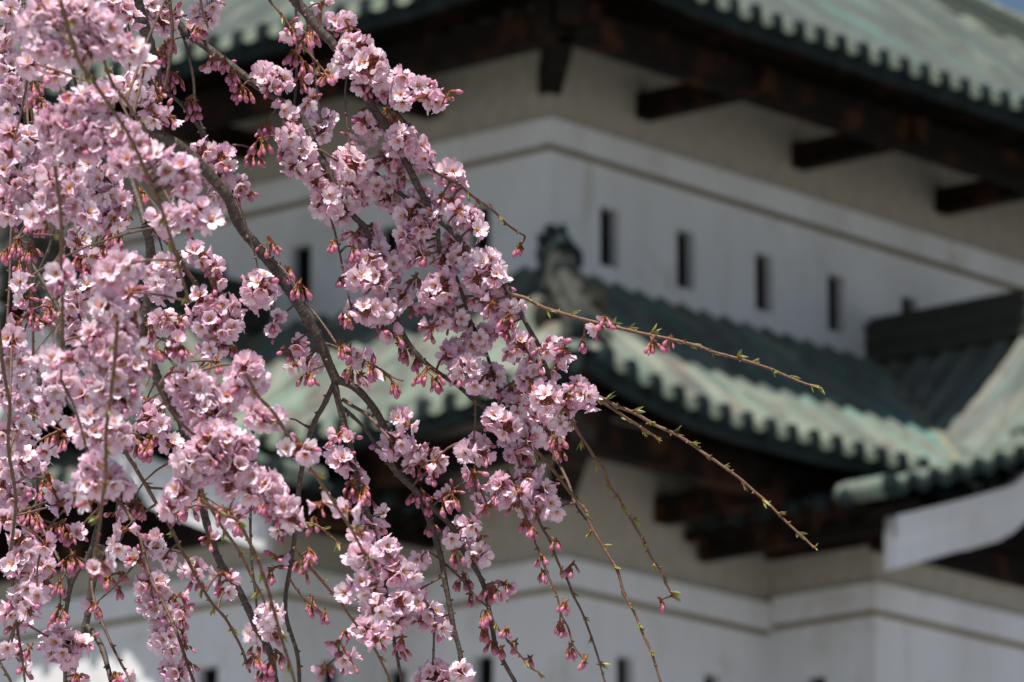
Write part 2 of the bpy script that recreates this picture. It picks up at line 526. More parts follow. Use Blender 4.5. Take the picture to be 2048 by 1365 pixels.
def roof(E, ZE, P, Vtop, W, D, curve, amt, mat):
    """hipped roof round the keep: four faces of pans and rolls, tile ends, eave board, rafters, soffit"""
    surf, caps = MB(), []
    for face, L in ((0, W), (1, D)):
        for far in (0, 1):
            base = sw(face)
            other = D if face == 0 else W
            f = base if not far else (lambda u, v, z, b=base, o=other: b(u, o - v, z))
            ua, ub = -E, L + E
            us = us_of(ua + .02, ub - .02)
            vm = np.minimum(np.minimum(us - ua, ub - us), Vtop)
            tt = np.linspace(0, 1, 13)[:, None]
            v = tt * vm[None]
            z = ZE + P * v + curve * v * (v - Vtop) + roll_profile(us)[None] + upturn(us[None], v, ua, ub, amt)
            # small step at every course of tiles
            z = z + .012 * (1 - np.mod(v / .45, 1))
            Cc = np.zeros(z.shape + (4,)); Cc[..., 0] = us[None]; Cc[..., 1] = v; Cc[..., 2] = face + 2 * far; Cc[..., 3] = 1
            surf.grid(f(us[None] + 0 * v, -E + v, z), C=Cc.reshape(-1, 4))
            if far: continue
            ends = MB(); caps.append(ends)
            # round caps closing the rolls, and the drop plates of the pans
            for k in range(math.ceil((ua + .1) / SP), math.floor((ub - .1) / SP) + 1):
                u = k * SP
                zc = ZE + upturn(u, 0.0, ua, ub, amt) + .012
                th = np.linspace(0, 2 * math.pi, 14, endpoint=False)
                R = .074 * RNG.uniform(.9, 1.08); u += RNG.normal(0, .008); zc -= .02 + RNG.normal(0, .006)
                for q0, q1, rr in ((-.09, .10, R),):
                    Vv = [f(u + rr * math.cos(t), -E + q0, zc + rr * 1.4 * math.sin(t)) for t in th] + [f(u + rr * math.cos(t), -E + q1, zc + rr * 1.4 * math.sin(t)) for t in th]
                    Vv += [f(u, -E + q0 - .012, zc)]
                    n = len(th)
                    ends.add(Vv, [(i, (i + 1) % n, n + (i + 1) % n, n + i) for i in range(n)], [(2 * n, (i + 1) % n, i) for i in range(n)])
                uu = np.linspace(u + R * .9, u + SP - R * .9, 6)
                if uu[-1] > ub: continue
                zz = ZE + upturn(uu, 0.0, ua, ub, amt)
                arc = -.035 * np.sin(np.linspace(0, math.pi, 6))
                ends.grid(np.stack([f(uu, -E + .10, zz + .10 * P + .025 + arc * .3), f(uu, -E - .05, zz + .02 + arc * .3), f(uu, -E - .055, zz - .052 + arc + RNG.normal(0, .008))], 0), m=1)
    r = surf.build('roof', mat, KEEP, smooth=True)
    for ends in caps: ends.build('eave_tiles', [M_END, M_LIP], r, smooth=False)
    return r


def eaves(E, ZE, amt, wall_off, W, D, pur_off, pur_z, arms, arm_z, rises=.28):
    """timber under an eave: soffit boards, rafters, eave board, purlin and the brackets that carry it"""
    for face, L in ((0, W), (1, D)):
        f = sw(face); ua, ub = -E, L + E
        sf = MB()
        us = np.linspace(ua + .06, ub - .06, 60)
        vs = np.linspace(.05, E - wall_off + .15, 6)
        U, Vv = np.meshgrid(us, vs)
        keep = np.minimum(U, 0)
        Uc = np.clip(U, ua + Vv + .02, ub - Vv - .02)
        z = ZE - .10 + rises * Vv + upturn(Uc, Vv, ua, ub, amt)
        sf.grid(f(Uc, -E + Vv, z))
        so = sf.build('soffit', M_WD, KEEP)
        eb = MB()
        uu = np.linspace(ua + .05, ub - .05, 60)
        zz = ZE + upturn(uu, 0.0, ua, ub, amt)
        sec = [(.015, -.04), (.015, -.19), (.12, -.19), (.12, -.04)]
        eb.grid(np.stack([f(uu, -E + a, zz + c) for a, c in sec + sec[:1]], 0))
        eb.build('eave_board', M_END, so)
        rf = MB()
        for u in np.arange(ua + .3, ub - .2, .36):
            vend = min(E - wall_off + .1, u - ua, ub - u)
            if vend < .2: continue
            a = f(u, -E + .13, ZE - .215 + rises * .13 + upturn(u, .13, ua, ub, amt))
            b = f(u, -E + vend, ZE - .215 + rises * vend + upturn(u, vend, ua, ub, amt))
            rf.beam(a, b, .10, .11)
        rf.build('rafters', M_WD, so)
        pb = MB()
        pb.beam(f(-pur_off - .35, -pur_off, pur_z), f(L + pur_off, -pur_off, pur_z), .22, .34)
        pb.build('eave_beam', M_WD, KEEP)
        for u in arms[face]:
            ab = MB()
            ab.beam(f(u, -wall_off + .02, arm_z), f(u, -pur_off - .22, arm_z), .22, .27)
            ab.build('bracket', M_WD, KEEP)
    hb = MB()
    hb.beam((-wall_off + .05, -wall_off + .05, arm_z - .02), (-pur_off - .55, -pur_off - .55, arm_z - .02 + .05), .24, .30)
    hb.build('bracket', M_WD, KEEP)
    hr_ = MB()
    hr_.beam((-wall_off, -wall_off, pur_z + .34), (-E + .12, -E + .12, ZE - .30 + amt), .2, .2)
    hr_.build('hip_rafter', M_WD, KEEP)


roof_top = roof(E1, ZE1, P1, 5.2 + E1 - 1.0, WX, WY, .012, .30, M_CUT)
eaves(E1, ZE1, .30, 0.0, WX, WY, 1.5, 18.5, {0: (1.50, 4.14, 6.72), 1: (1.62, 4.2, 6.8)}, 18.56)
roof_low = roof(E2, ZE2, P2, E2 + .02, WX, WY, .012, .34, M_CU)
eaves(E2, ZE2, .34, S1, WX, WY, 2.35, 14.02, {0: (.55,), 1: (.45,)}, 13.92)


def ridge_stack(mb, p0, p1, w, h, roll=.09):
    mb.beam(p0, p1, w, h)
    p0 = np.array(p0, float); p1 = np.array(p1, float)
    d = (p1 - p0) / np.linalg.norm(p1 - p0); s = np.cross(d, (0, 0, 1)); s /= np.linalg.norm(s); u = np.cross(s, d)
    mb.beam(p0 + u * (h * .45), p1 + u * (h * .45), w + .05, .04)
    mb.beam(p0 + u * (h - .03), p1 + u * (h - .03), w + .07, .05)
    mb.tube([p0 + u * (h + .05), p1 + u * (h + .05)], roll, 12)


# hip ridges of the two roofs (near corner) and the far one of the top roof seen against the sky
def zroof(E, ZE, P, curve, Vtop, v, amt): return ZE + P * v + curve * v * (v - Vtop) + amt * max(0, 1 - v / 4.0) * 1.05
VT1 = 5.2 + E1 - 1.0
for corner in ((0, 0), (1, 0), (0, 1)):
    mb = MB()
    pts = []
    for v in np.linspace(.15, VT1, 9):
        x = -E1 + v if corner[0] == 0 else WX + E1 - v
        y = -E1 + v if corner[1] == 0 else WY + E1 - v
        pts.append((x, y, zroof(E1, ZE1, P1, .012, VT1, v, .30)))
    for a, b in zip(pts[:-1], pts[1:]):
        ridge_stack(mb, a, b, .26, .22, .07)
    mb.build('hip_ridge', M_CU, roof_top, smooth=False)
# lower hip: the long lower tier and the taller upper tier that stops short
mb = MB()
pts = [(-E2 + v, -E2 + v, zroof(E2, ZE2, P2, .012, E2, v, .34)) for v in np.linspace(.25, E2 - .02, 6)]
for a, b in zip(pts[:-1], pts[1:]): ridge_stack(mb, a, b, .24, .16, .085)
for a, b in zip(pts[3:-1], pts[4:]):
    ridge_stack(mb, (a[0], a[1], a[2] + .16), (b[0], b[1], b[2] + .16), .22, .16, .08)
mb.build('hip_ridge', M_OLD, roof_low, smooth=False)


def end_ornament(parent, p, d, wdt, hgt, crest=True, mat=None):
    """ridge-end tile: a shouldered plate with a round boss and curls, facing along d"""
    p = np.array(p, float); d = np.array(d, float); d /= np.linalg.norm(d)
    s = np.cross(d, (0, 0, 1)); s /= np.linalg.norm(s); u = np.array([0, 0, 1.0])
    out = [(-.5, 0), (-.62, .12), (-.5, .22), (-.46, .55), (-.36, .78), (-.2, .9), (-.12, 1.02), (0, 1.12), (.12, 1.02), (.2, .9), (.36, .78), (.46, .55), (.5, .22), (.62, .12), (.5, 0)]
    mb = MB()
    n = len(out)
    fr = [p + s * a * wdt + u * b * hgt + d * .05 for a, b in out]; bk = [q - d * .14 for q in fr]
    ctr = [p + u * .45 * hgt + d * .10, p + u * .45 * hgt - d * .09]
    mb.add(fr + bk + ctr, [(i, i + 1, n + i + 1, n + i) for i in range(n - 1)], [(2 * n, i + 1, i) for i in range(n - 1)] + [(2 * n + 1, n + i, n + i + 1) for i in range(n - 1)])
    o = mb.build('end_tile', mat or M_OLD, parent)
    bm_ = MB()
    c0 = p + u * .45 * hgt + d * .06
    bm_.tube([c0, c0 + d * .07], [wdt * .30, wdt * .27], 16)
    bm_.tube([c0 + d * .07, c0 + d * .10], [wdt * .15, wdt * .10], 12)
    bm_.merge(MB())
    bm_.build('boss', M_END, None).parent = o
    if crest:
        cr = MB()
        ct = p + u * 1.05 * hgt - d * .02
        cr.tube([ct - d * .22, ct + d * .12], .085, 12)
        for sg in (-1, 1):
            cr.tube([ct + s * sg * .05, ct + s * sg * wdt * .42 - u * .10, ct + s * sg * wdt * .48 - u * .22], [.06, .055, .04], 8)
        cr.tube([ct + u * .02, ct + u * .20], [.08, .03], 8)
        cr.build('crest', M_END, None).parent = o
    return o


dg = np.array([-1, -1, 0]) / math.sqrt(2)
q = pts[3]
end_ornament(roof_low, (q[0] - .02, q[1] - .02, q[2] + .05), dg, .36, .46)
q = np.array(pts[2]) * .8 + np.array(pts[1]) * .2 if 0 else np.array((-E2 + 1.25, -E2 + 1.25, zroof(E2, ZE2, P2, .012, E2, 1.25, .34)))
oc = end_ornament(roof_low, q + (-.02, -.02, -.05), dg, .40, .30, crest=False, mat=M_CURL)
sd = np.cross(dg, (0, 0, 1.0))
for sg in (-1, 1):
    cb = MB()
    cc = q + sd * sg * .19 + np.array([0, 0, .08 if sg < 0 else -.04]) + dg * .06
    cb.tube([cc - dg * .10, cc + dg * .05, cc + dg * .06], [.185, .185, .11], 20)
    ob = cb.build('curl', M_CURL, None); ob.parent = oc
q = pts[0]
end_ornament(roof_low, (q[0] - .04, q[1] - .04, q[2] - .08), dg, .44, .40, crest=False)
q = (-E1 + .15, -E1 + .15, ZE1 + .4)
end_ornament(roof_top, q, dg, .44, .5)
# main ridge of the top roof
mb = MB()
zr = zroof(E1, ZE1, P1, .012, VT1, VT1, 0)
ridge_stack(mb, (VT1 - E1 - .3, WY / 2, zr - .25), (WX - VT1 + E1 + .3, WY / 2, zr - .25), .4, .7)
mb.build('ridge', M_CU, roof_top)


# gables over the bays
def zg(d, half):
    """height of a gable slope at distance d from its ridge (concave)"""
    k = 4.4 / (half * 4.4 / 3.12)
    t = np.asarray(d, float) * k
    xs = np.array([-.3, 0, .5, 1.0, 1.45, 2.11, 2.9, 3.54, 4.4, 4.85, 5.4])
    ys = np.array([16.95, 16.62, 16.10, 15.62, 15.22, 14.71, 14.45, 14.25, 13.99, 13.86, 13.80])
    return np.interp(t, xs, ys)


for face, ridge, half in ((0, RX, HX), (1, RY, HY)):
    f = sw(face)
    VF = -3.62                                   # front edge of the gable roof
    Dmax = half * 4.62 / 3.12
    grp = empty('gable', (0, 0, 0)); grp.parent = KEEP
    for sg in (-1, 1):
        sl = MB()
        vs = us_of(VF + .02, .02)
        ds = np.linspace(0, Dmax, 26)
        Dd, Vv = np.meshgrid(ds, vs, indexing='ij')
        z = zg(Dd, half) + roll_profile(Vv) + .012 * np.mod(Dd / .45, 1) * -1
        # the verge lifts a little
        z = z + .06 * np.clip((-Vv + VF + .6) / .6 * -1 + 0, 0, 1) * 0
        Cc = np.zeros(z.shape + (4,)); Cc[..., 0] = Vv; Cc[..., 1] = Dd; Cc[..., 2] = 5 + sg + face * 3; Cc[..., 3] = 1
        sl.grid(f(ridge + sg * Dd, Vv, z), C=Cc.reshape(-1, 4))
        so = sl.build('roof', M_CUG, grp, smooth=True)
        vy = np.linspace(-E2 + .02, -.25, 30)
        vv = vy + E2
        zm = ZE2 + P2 * vv + .012 * vv * (vv - E2) + .03
        dd_ = np.array([min(np.linspace(.05, Dmax, 400), key=lambda q_: abs(float(zg(q_, half)) + .03 - z_)) for z_ in zm])
        va = MB(); va.tube([f(ridge + sg * a_, y_, z_) for a_, y_, z_ in zip(dd_, vy, zm)], .055, 8)
        va.build('valley', M_VAL, so, smooth=True)
        # closing underside
        un = MB()
        vs2 = np.array([VF + .03, -1.05]); ds2 = np.linspace(0, Dmax - .05, 20)
        Dd, Vv = np.meshgrid(ds2, vs2, indexing='ij')
        un.grid(f(ridge + sg * Dd, Vv, zg(Dd, half) - .13))
        un.build('soffit', M_WD, grp)
        # verge: short rolls lying along the edge with round caps facing out
        vt = MB(); vc = MB(); ec = MB()
        dd = Dmax - .06
        while dd > .15:
            zc = zg(dd, half) + .06
            a = f(ridge + sg * dd, VF - .08, zc); b = f(ridge + sg * dd, VF + .55, zc)
            big = dd > Dmax - .1
            R = .085 if not big else .125
            vt.tube([a, b], R * .92, 12, cap=False)
            vc.tube([f(ridge + sg * dd, VF - .10, zc), f(ridge + sg * dd, VF - .05, zc)], R, 14)
            dn = dd - SP * 1.03
            if dn > .1:
                t = np.linspace(dd - .1, dn + .1, 4)
                zz = zg(t, half)
                vt.grid(np.stack([f(ridge + sg * t, VF - .07, zz + .03), f(ridge + sg * t, VF + .5, zz + .03)], 0))
                vc.grid(np.stack([f(ridge + sg * t, VF - .075, zz + .03), f(ridge + sg * t, VF - .075, zz - .07)], 0))
            dd = dn
        # eave of the slope: caps at the bottom of every roll
        for v in np.arange(math.ceil((VF + .2) / SP), math.floor(-1.4 / SP) + 1) * SP:
            zc = zg(Dmax, half) + .015
            ec.tube([f(ridge + sg * (Dmax + .05), v, zc), f(ridge + sg * (Dmax - .08), v, zc)], .092, 12)
        vt.build('verge_tiles', M_CU, so, smooth=True)
        vc.build('tile_caps', M_END, so)
        ec.build('eave_tiles', M_END, so)
        # rafters at the foot of the slope and the beam they rest on
        rf = MB()
        for v in np.arange(VF + .25, -1.0, .36):
            rf.beam(f(ridge + sg * (Dmax - .9), v, float(zg(Dmax - .9, half)) - .27), f(ridge + sg * (Dmax - .18), v, float(zg(Dmax - .18, half)) - .27), .12, .14)
        rf.beam(f(ridge + sg * (half + .02), VF + .3, float(zg(half, half)) - .58), f(ridge + sg * (half + .02), -1.05, float(zg(half, half)) - .58), .24, .32)
        rf.beam(f(ridge + sg * (Dmax - .33), VF + .26, float(zg(Dmax - .3, half)) - .40), f(ridge + sg * (Dmax - .33), -1.05, float(zg(Dmax - .3, half)) - .40), .12, .16)
        rf.beam(f(ridge + sg * (Dmax - .10), VF + .22, float(zg(Dmax - .1, half)) - .17), f(ridge + sg * (Dmax - .10), -1.05, float(zg(Dmax - .1, half)) - .17), .08, .12)
        rf.build('rafters', M_WD, grp)
        # white bargeboard in two steps
        bb = MB()
        ds = np.linspace(0, Dmax - .48, 24)
        zt = zg(ds, half) - .27
        hgt = .47 + .08 * ds / Dmax
        v0, v1 = VF + .22, VF + .34
        sec = [f(ridge + sg * ds, v0, zt), f(ridge + sg * ds, v0, zt - hgt), f(ridge + sg * ds, v1, zt - hgt), f(ridge + sg * ds, v1, zt)]
        bb.grid(np.stack(sec + sec[:1], 0))
        bb.add([s_[-1] for s_ in sec], [(0, 1, 2, 3)])
        # raised upper moulding
        sec = [f(ridge + sg * ds, v0 - .04, zt), f(ridge + sg * ds, v0 - .04, zt - hgt * .42), f(ridge + sg * ds, v0 - .003, zt - hgt * .42)]
        bb.grid(np.stack(sec, 0))
        ds3 = np.linspace(0, Dmax - 1.85, 20)
        zt3 = zg(ds3, half) - .27 - .40
        sec = [f(ridge + sg * ds3, v1 + .003, zt3), f(ridge + sg * ds3, v1 + .003, zt3 - .15), f(ridge + sg * ds3, v1 + .12, zt3 - .15), f(ridge + sg * ds3, v1 + .12, zt3)]
        bb.grid(np.stack(sec + sec[:1], 0))
        bb.add([s_[-1] for s_ in sec], [(0, 1, 2, 3)])
        bb.build('bargeboard', M_PL, grp)
    # triangular wall of the gable above the bay
    tw = MB()
    ds = np.linspace(-half, half, 30)
    tw.grid(np.stack([f(ridge + ds, -S1 - PB, 13.74 + 0 * ds), f(ridge + ds, -S1 - PB, np.maximum(zg(np.abs(ds), half) - .12, 13.75))], 0))
    tw.beam(f(ridge - half - .1, -S1 - PB - .09, 13.72), f(ridge + half + .1, -S1 - PB - .09, 13.72), .16, .26)
    tw.build('pediment', M_WD, grp)
    rs = MB()
    ridge_stack(rs, f(ridge, VF + .02, 16.58), f(ridge, -.02, 16.58), .30, .41, .09)
    rs.build('ridge', M_OLD, grp)
    oo = end_ornament(grp, f(ridge, VF - .05, 16.30), f(0, -1, 0) * 1.0, .5, .75)


# ------------------------------------------------------------------ weeping cherry tree
TREE_BASE = np.array([-1.75, 7.1, 0.0])
TREE = empty('cherry_tree', TREE_BASE)
tag(TREE, 'weeping cherry tree hung with pale pink blossom and deep pink buds', 'tree')
LOC0 = tuple(-TREE_BASE)


def smooth_path(pts, step=9.0):
    """Catmull-Rom through pixel points (x, y, depth, radius), resampled"""
    P = np.array(pts, float)
    P = np.vstack([2 * P[0] - P[1], P, 2 * P[-1] - P[-2]])
    out = []
    for i in range(1, len(P) - 2):
        n = max(2, int(np.linalg.norm(P[i + 1][:2] - P[i][:2]) / step))
        t = np.linspace(0, 1, n, endpoint=False)[:, None]
        a, b, c, d = P[i - 1], P[i], P[i + 1], P[i + 2]
        out.append(.5 * ((2 * b) + (c - a) * t + (2 * a - 5 * b + 4 * c - d) * t ** 2 + (3 * b - a - 3 * c + d) * t ** 3))
    out.append(P[-2:-1])
    return np.vstack(out)


# name: (kind, depth at start, depth at end, radius at start, radius at end in photo pixels, points)
BR = {}
def B(name, kind, d0, d1, r0, r1, s):
    p = [tuple(float(v) for v in q.split(',')) for q in s.split()]
    BR[name] = (kind, d0, d1, r0, r1, p)

# the limbs above the picture
B('limbA', 'limb', 6.9, 6.0, 40, 16, '-2300,-1500 -1500,-1750 -700,-1500 -200,-900 120,-380 240,-120 272,0')
B('limbB', 'limb', 6.9, 6.1, 36, 12, '-2300,-1450 -1400,-1950 -500,-1850 200,-1200 480,-420 589,0')
B('limbC', 'limb', 6.9, 6.15, 30, 11, '-700,-1500 -150,-1150 150,-560 270,-150 325,10')
# main branches
B('b1', 'bark', 6.0, 6.1, 16, 12, '272,0 290,60 301,103 311,145 312,190 308,235 305,263 342,283 386,316 420,352 455,395 478,450 513,494 554,546 588,597 615,641 639,682 660,734 671,758')
B('b1r', 'bark', 6.1, 6.12, 10, 5, '671,758 712,778 746,816 770,857 784,882 780,923 800,950 828,978 862,1012 903,1053 927,1101 948,1131 968,1172 978,1220 985,1261 996,1302 1033,1370')
B('b1m', 'bark', 6.1, 6.08, 9, 4, '668,758 673,790 681,819 691,857 703,905 715,960 728,1005 739,1036 753,1087 763,1131 770,1169 773,1207 784,1261 797,1326 806,1380')
B('b1l', 'bark', 6.1, 6.15, 7, 5, '669,765 647,812 633,836 618,875 608,919 598,981 595,1036 588,1090 581,1138 572,1193 574,1240 595,1309 600,1380')
B('b1c', 'twig', 6.1, 6.05, 5, 3.5, '686,800 705,812 732,829 760,857 779,878')
B('b1d', 'bark', 6.1, 6.15, 5.5, 3, '684,815 705,833 732,860 753,891 775,905')
B('b1e', 'bark', 6.12, 6.1, 8, 6, '828,978 850,1020 862,1049 872,1080 883,1121 890,1166 900,1217 910,1268 920,1305 930,1375')
B('t1', 'twig', 6.1, 6.05, 3.4, 2.2, '605,606 621,618 636,635 656,662 675,690 696,708 712,715')
B('t2', 'twig', 6.1, 6.05, 3.6, 2.4, '640,686 660,690 691,703 720,715 753,734 784,754 806,762')
B('t3', 'twig', 6.05, 6.0, 3, 2, '530,510 545,518 574,546 595,577 604,586')
B('t4', 'twig', 6.0, 6.0, 2.4, 2, '470,395 485,425 492,450 509,508 514,530 516,548')
B('t5', 'twig', 6.12, 6.1, 3, 2, '628,853 612,852 591,840 578,838')
# second branch
B('b2', 'bark', 6.15, 6.1, 11, 4.5, '325,10 369,62 400,85 437,113 478,144 513,171 560,202 595,226 612,253 629,290 649,328 670,369 681,395 705,430 732,460 752,515 770,566 773,598 794,641 818,689 859,734 910,768 944,799 978,823 1013,857 1047,881')
B('b2g', 'young', 6.1, 6.02, 4.6, 2.8, '1047,881 1081,911 1113,949 1144,990 1171,1021 1185,1058 1212,1103 1236,1144 1249,1188 1270,1226 1287,1270 1304,1308 1324,1375')
B('b2h', 'twig', 6.2, 6.1, 4, 3, '1095,850 1105,890 1116,922 1137,966 1150,1007 1172,1040')
B('t6', 'bark', 6.15, 6.15, 4, 3, '355,45 372,90 386,150 393,219 410,266 419,292')
B('t7', 'bark', 6.1, 6.15, 5, 3.5, '305,165 331,185 359,205 386,239 410,273 425,300')
# third branch
B('b3', 'bark', 6.12, 6.08, 13, 4.5, '589,0 613,27 637,58 661,82 690,122 718,167 739,205 760,236 777,263 800,300 825,350 850,400 876,438 905,465 940,505 975,540 1002,563 1023,594 1043,631 1060,662 1077,692 1092,734 1102,771 1108,800')
B('r1', 'young', 6.08, 6.0, 5, 3, '1023,590 1051,597 1089,617 1143,633 1191,645 1239,657 1297,670 1342,679 1400,694 1431,706 1478,718 1533,735 1581,756 1615,769 1636,773')
B('r2', 'young', 6.08, 6.0, 4.8, 2.8, '1102,771 1150,782 1191,792 1232,812 1273,829 1308,850 1342,865 1376,884 1407,906 1441,929 1475,953 1506,980 1537,1007 1560,1031 1588,1058 1608,1076 1626,1094')
B('r3', 'young', 6.06, 6.1, 4, 2.6, '1165,786 1195,799 1222,816 1253,836 1284,857 1311,874')
B('r4', 'young', 6.08, 6.1, 4.2, 2.5, '1108,790 1137,829 1154,860 1174,891 1196,925 1209,940 1219,970 1239,997 1253,1024 1273,1058 1290,1086 1304,1117 1321,1140 1331,1164 1345,1192')
B('r5', 'twig', 6.1, 6.15, 4, 2.6, '870,345 917,369 941,390 965,407 989,424 1013,448 1037,465 1050,474 1040,493')
B('r6', 'twig', 6.1, 6.05, 3.6, 2.2, '1010,930 1035,985 1051,1034 1065,1072 1082,1113 1096,1151 1113,1188 1123,1229 1137,1257 1147,1291 1164,1315 1176,1328')
B('r7', 'twig', 6.12, 6.1, 3.8, 2.4, '1030,900 1060,990 1079,1045 1099,1082 1116,1127 1133,1158 1144,1188 1161,1222 1174,1253 1185,1284 1195,1315 1214,1380')
B('r8', 'twig', 6.1, 6.1, 3, 2, '975,1215 992,1251 1013,1278 1037,1306 1060,1333 1081,1348')
B('r9', 'bark', 6.12, 6.05, 5.5, 2.4, '655,62 685,66 710,78 745,110 780,140 805,158 850,180 898,196')
B('r10', 'bark', 6.12, 6.12, 6, 3, '690,122 727,163 760,190 794,226 818,256 830,290')
B('r11', 'bark', 6.15, 6.1, 6, 4, '700,372 736,340 767,362 808,393 872,434 905,465')
B('r12', 'bark', 6.1, 6.15, 5.5, 3.2, '876,450 880,500 905,540 925,590 940,640 970,700 990,760 1015,830 1040,900')
B('r13', 'twig', 6.1, 6.1, 2.8, 2, '951,800 951,829 948,880 949,898 950,960')
B('g1', 'young', 6.02, 6.0, 3.4, 2.4, '520,-40 538,0 561,27 589,65 616,103 640,133 652,146')
B('t8', 'bark', 6.2, 6.2, 4, 3, '590,-20 592,20 594,100 592,170 588,215')
B('t9', 'bark', 6.2, 6.2, 4.5, 3, '612,28 618,62 626,113 633,171 637,212 645,250')
B('t10', 'twig', 6.12, 6.1, 2.6, 2, '697,120 695,143 691,191 695,253 700,290')
B('t11', 'twig', 6.12, 6.1, 3, 2, '660,430 671,467 681,512 691,563 702,614 706,630')
# lower middle
B('m1', 'young', 5.45, 5.6, 4.6, 3, '490,745 516,792 547,826 574,867 595,898 616,930 650,978 674,1015 705,1063 726,1104 746,1145 755,1165')
B('m2', 'young', 6.0, 6.0, 3.6, 2.6, '592,1029 609,1045 637,1053 681,1090')
B('m3', 'young', 5.95, 6.0, 4, 2.8, '588,1095 609,1121 643,1162 681,1207 705,1241 741,1285 766,1330 786,1375')
B('m4', 'twig', 6.1, 6.1, 3, 2, '580,1160 602,1190 622,1208 652,1232')
B('m5', 'twig', 6.1, 6.1, 3.4, 2.6, '862,1225 869,1254 866,1336 866,1370')
B('m6', 'twig', 6.12, 6.1, 3.4, 2.4, '890,1128 924,1159 944,1186 978,1217')
B('m7', 'twig', 6.1, 6.05, 3, 2.2, '735,1240 705,1268 678,1309 652,1334')
B('m8', 'twig', 6.12, 6.1, 3, 2, '880,1118 855,1104 842,1115')
B('m9', 'young', 5.5, 5.55, 5, 3.4, '400,1000 448,1030 475,1043 506,1101 530,1162 547,1224 564,1282 581,1336 595,1385')
B('m10', 'young', 5.8, 5.9, 4, 3, '400,965 410,998 448,1060 478,1104 506,1159 530,1206 560,1290')
B('m11', 'bark', 6.2, 6.2, 4, 3, '515,770 509,795 502,911 502,988 502,1104 513,1207 518,1290')
# left, dark stems
B('l9', 'bark', 6.0, 6.08, 12, 8.5, '291,450 301,501 297,580 288,650 294,700 314,751 338,792 359,836 376,891 396,960 407,1022 427,1094 448,1138 475,1176 496,1217 512,1255 540,1305 553,1380')
B('l4', 'bark', 6.05, 6.0, 8, 9, '255,330 263,359 277,403 291,450')
B('l4b', 'twig', 6.0, 6.05, 6, 3.6, '291,440 304,457 338,488 369,535 400,583 430,640 470,705 496,745')
B('l1', 'bark', 6.2, 6.1, 9, 7, '100,-60 105,60 109,130 120,171 137,198 180,260 230,310 255,335')
B('l2', 'young', 5.25, 5.4, 5.4, 3.6, '120,0 154,113 181,154 219,212 249,256 273,301 294,349 318,407 335,455 352,508 366,563 379,605')
B('l3', 'young', 5.5, 5.7, 4.4, 3.2, '190,60 222,161 253,205 287,256 311,304 342,362 376,403 410,440')
B('l5', 'young', 5.3, 5.4, 5, 3, '110,330 123,450 123,535 126,621 125,703 122,760')
B('l6', 'twig', 6.3, 6.2, 4, 3, '60,-60 44,120 50,260 24,450 20,553 14,655 10,720')
B('l7', 'twig', 5.6, 5.8, 5, 4, '-10,560 0,682 10,758 20,812 17,894 31,1000 22,1100')
B('l8', 'twig', 6.2, 6.2, 3.8, 3, '60,480 65,655 65,792 68,805 103,833 126,857')
B('l8b', 'twig', 6.2, 6.2, 3.6, 3, '65,795 68,870 70,933 72,1002 75,1090')
B('l10', 'twig', 5.9, 6.0, 5.4, 3.2, '236,840 249,899 267,930 294,974 318,1015 342,1056 359,1094 373,1118 400,1169 424,1207 448,1234 468,1268 485,1302 500,1345')
B('l11', 'bark', 6.2, 6.2, 8, 5, '205,900 202,991 191,1070 174,1118 150,1152 137,1193 130,1258 130,1380')
B('l12', 'bark', 6.25, 6.25, 10, 9, '196,1090 188,1145 178,1207 171,1248 150,1319 138,1380')
B('l12b', 'bark', 6.25, 6.2, 8, 6, '172,1250 181,1261 202,1292 215,1333 228,1385')
B('l13', 'twig', 6.2, 6.15, 4.2, 3, '183,1140 186,1190 205,1248 229,1302 253,1347 270,1380')
B('l14', 'twig', 6.0, 5.95, 5, 4, '205,965 222,988 253,1022 273,1060 284,1087 294,1131 306,1165 325,1200 349,1251 362,1285 376,1330 392,1375')
B('l15', 'young', 5.3, 5.35, 5, 3.4, '235,640 226,760 214,850 212,899 212,950 205,1002 198,1063 191,1118')
B('l16', 'twig', 6.3, 6.3, 3.2, 2.6, '185,955 167,981 120,1029 79,1077')
B('l17', 'bark', 6.25, 6.2, 6, 4, '30,470 51,512 79,553 109,604 140,660 190,740')
B('l18', 'bark', 6.25, 6.25, 4.6, 3.4, '110,440 99,494 75,549 65,580')
B('l19', 'twig', 6.0, 6.0, 4, 3, '20,1100 31,1227 44,1309 51,1375')
B('l20', 'twig', 6.1, 6.1, 4, 3, '-15,1310 0,1328 17,1355 30,1385')
B('l21', 'twig', 6.25, 6.2, 4, 3, '75,1040 99,1084 130,1145 140,1180')
# hanging twigs hidden in the mass of flowers
B('w1', 'twig', 6.3, 6.3, 4, 3, '150,-80 135,60 160,200 190,330 200,450 215,560 235,690 240,800 230,880')
B('w2', 'twig', 6.3, 6.4, 5, 3, '230,-80 250,60 265,180 250,330 215,420 180,520 150,600')
B('w3', 'twig', 6.4, 6.4, 4, 3, '70,-80 60,80 62,200 80,330 110,430 130,560 120,720 130,770')
B('w4', 'twig', 6.4, 6.4, 4, 3, '-40,-80 0,90 26,260 18,380 30,480')
B('w5', 'twig', 6.05, 6.05, 4.4, 3, '330,-60 345,60 335,150 320,230 345,330 360,420 405,520 440,620 430,690 390,760 420,830 440,900 470,960')
B('w6', 'twig', 6.1, 6.2, 4, 3, '10,780 30,900 60,950 90,970 60,1080 40,1200 20,1300')
B('w7', 'twig', 5.6, 5.6, 4, 3, '200,800 190,870 200,930 230,970')
B('w8', 'twig', 6.0, 6.0, 3.6, 2.6, '390,-60 405,20 418,60')
B('w9', 'twig', 6.1, 6.1, 3.6, 2.6, '600,300 640,300 690,330 740,320 800,290')
B('w10', 'twig', 5.55, 5.6, 4.6, 3, '300,740 340,820 390,870 450,900 520,970 565,1015 590,1040')

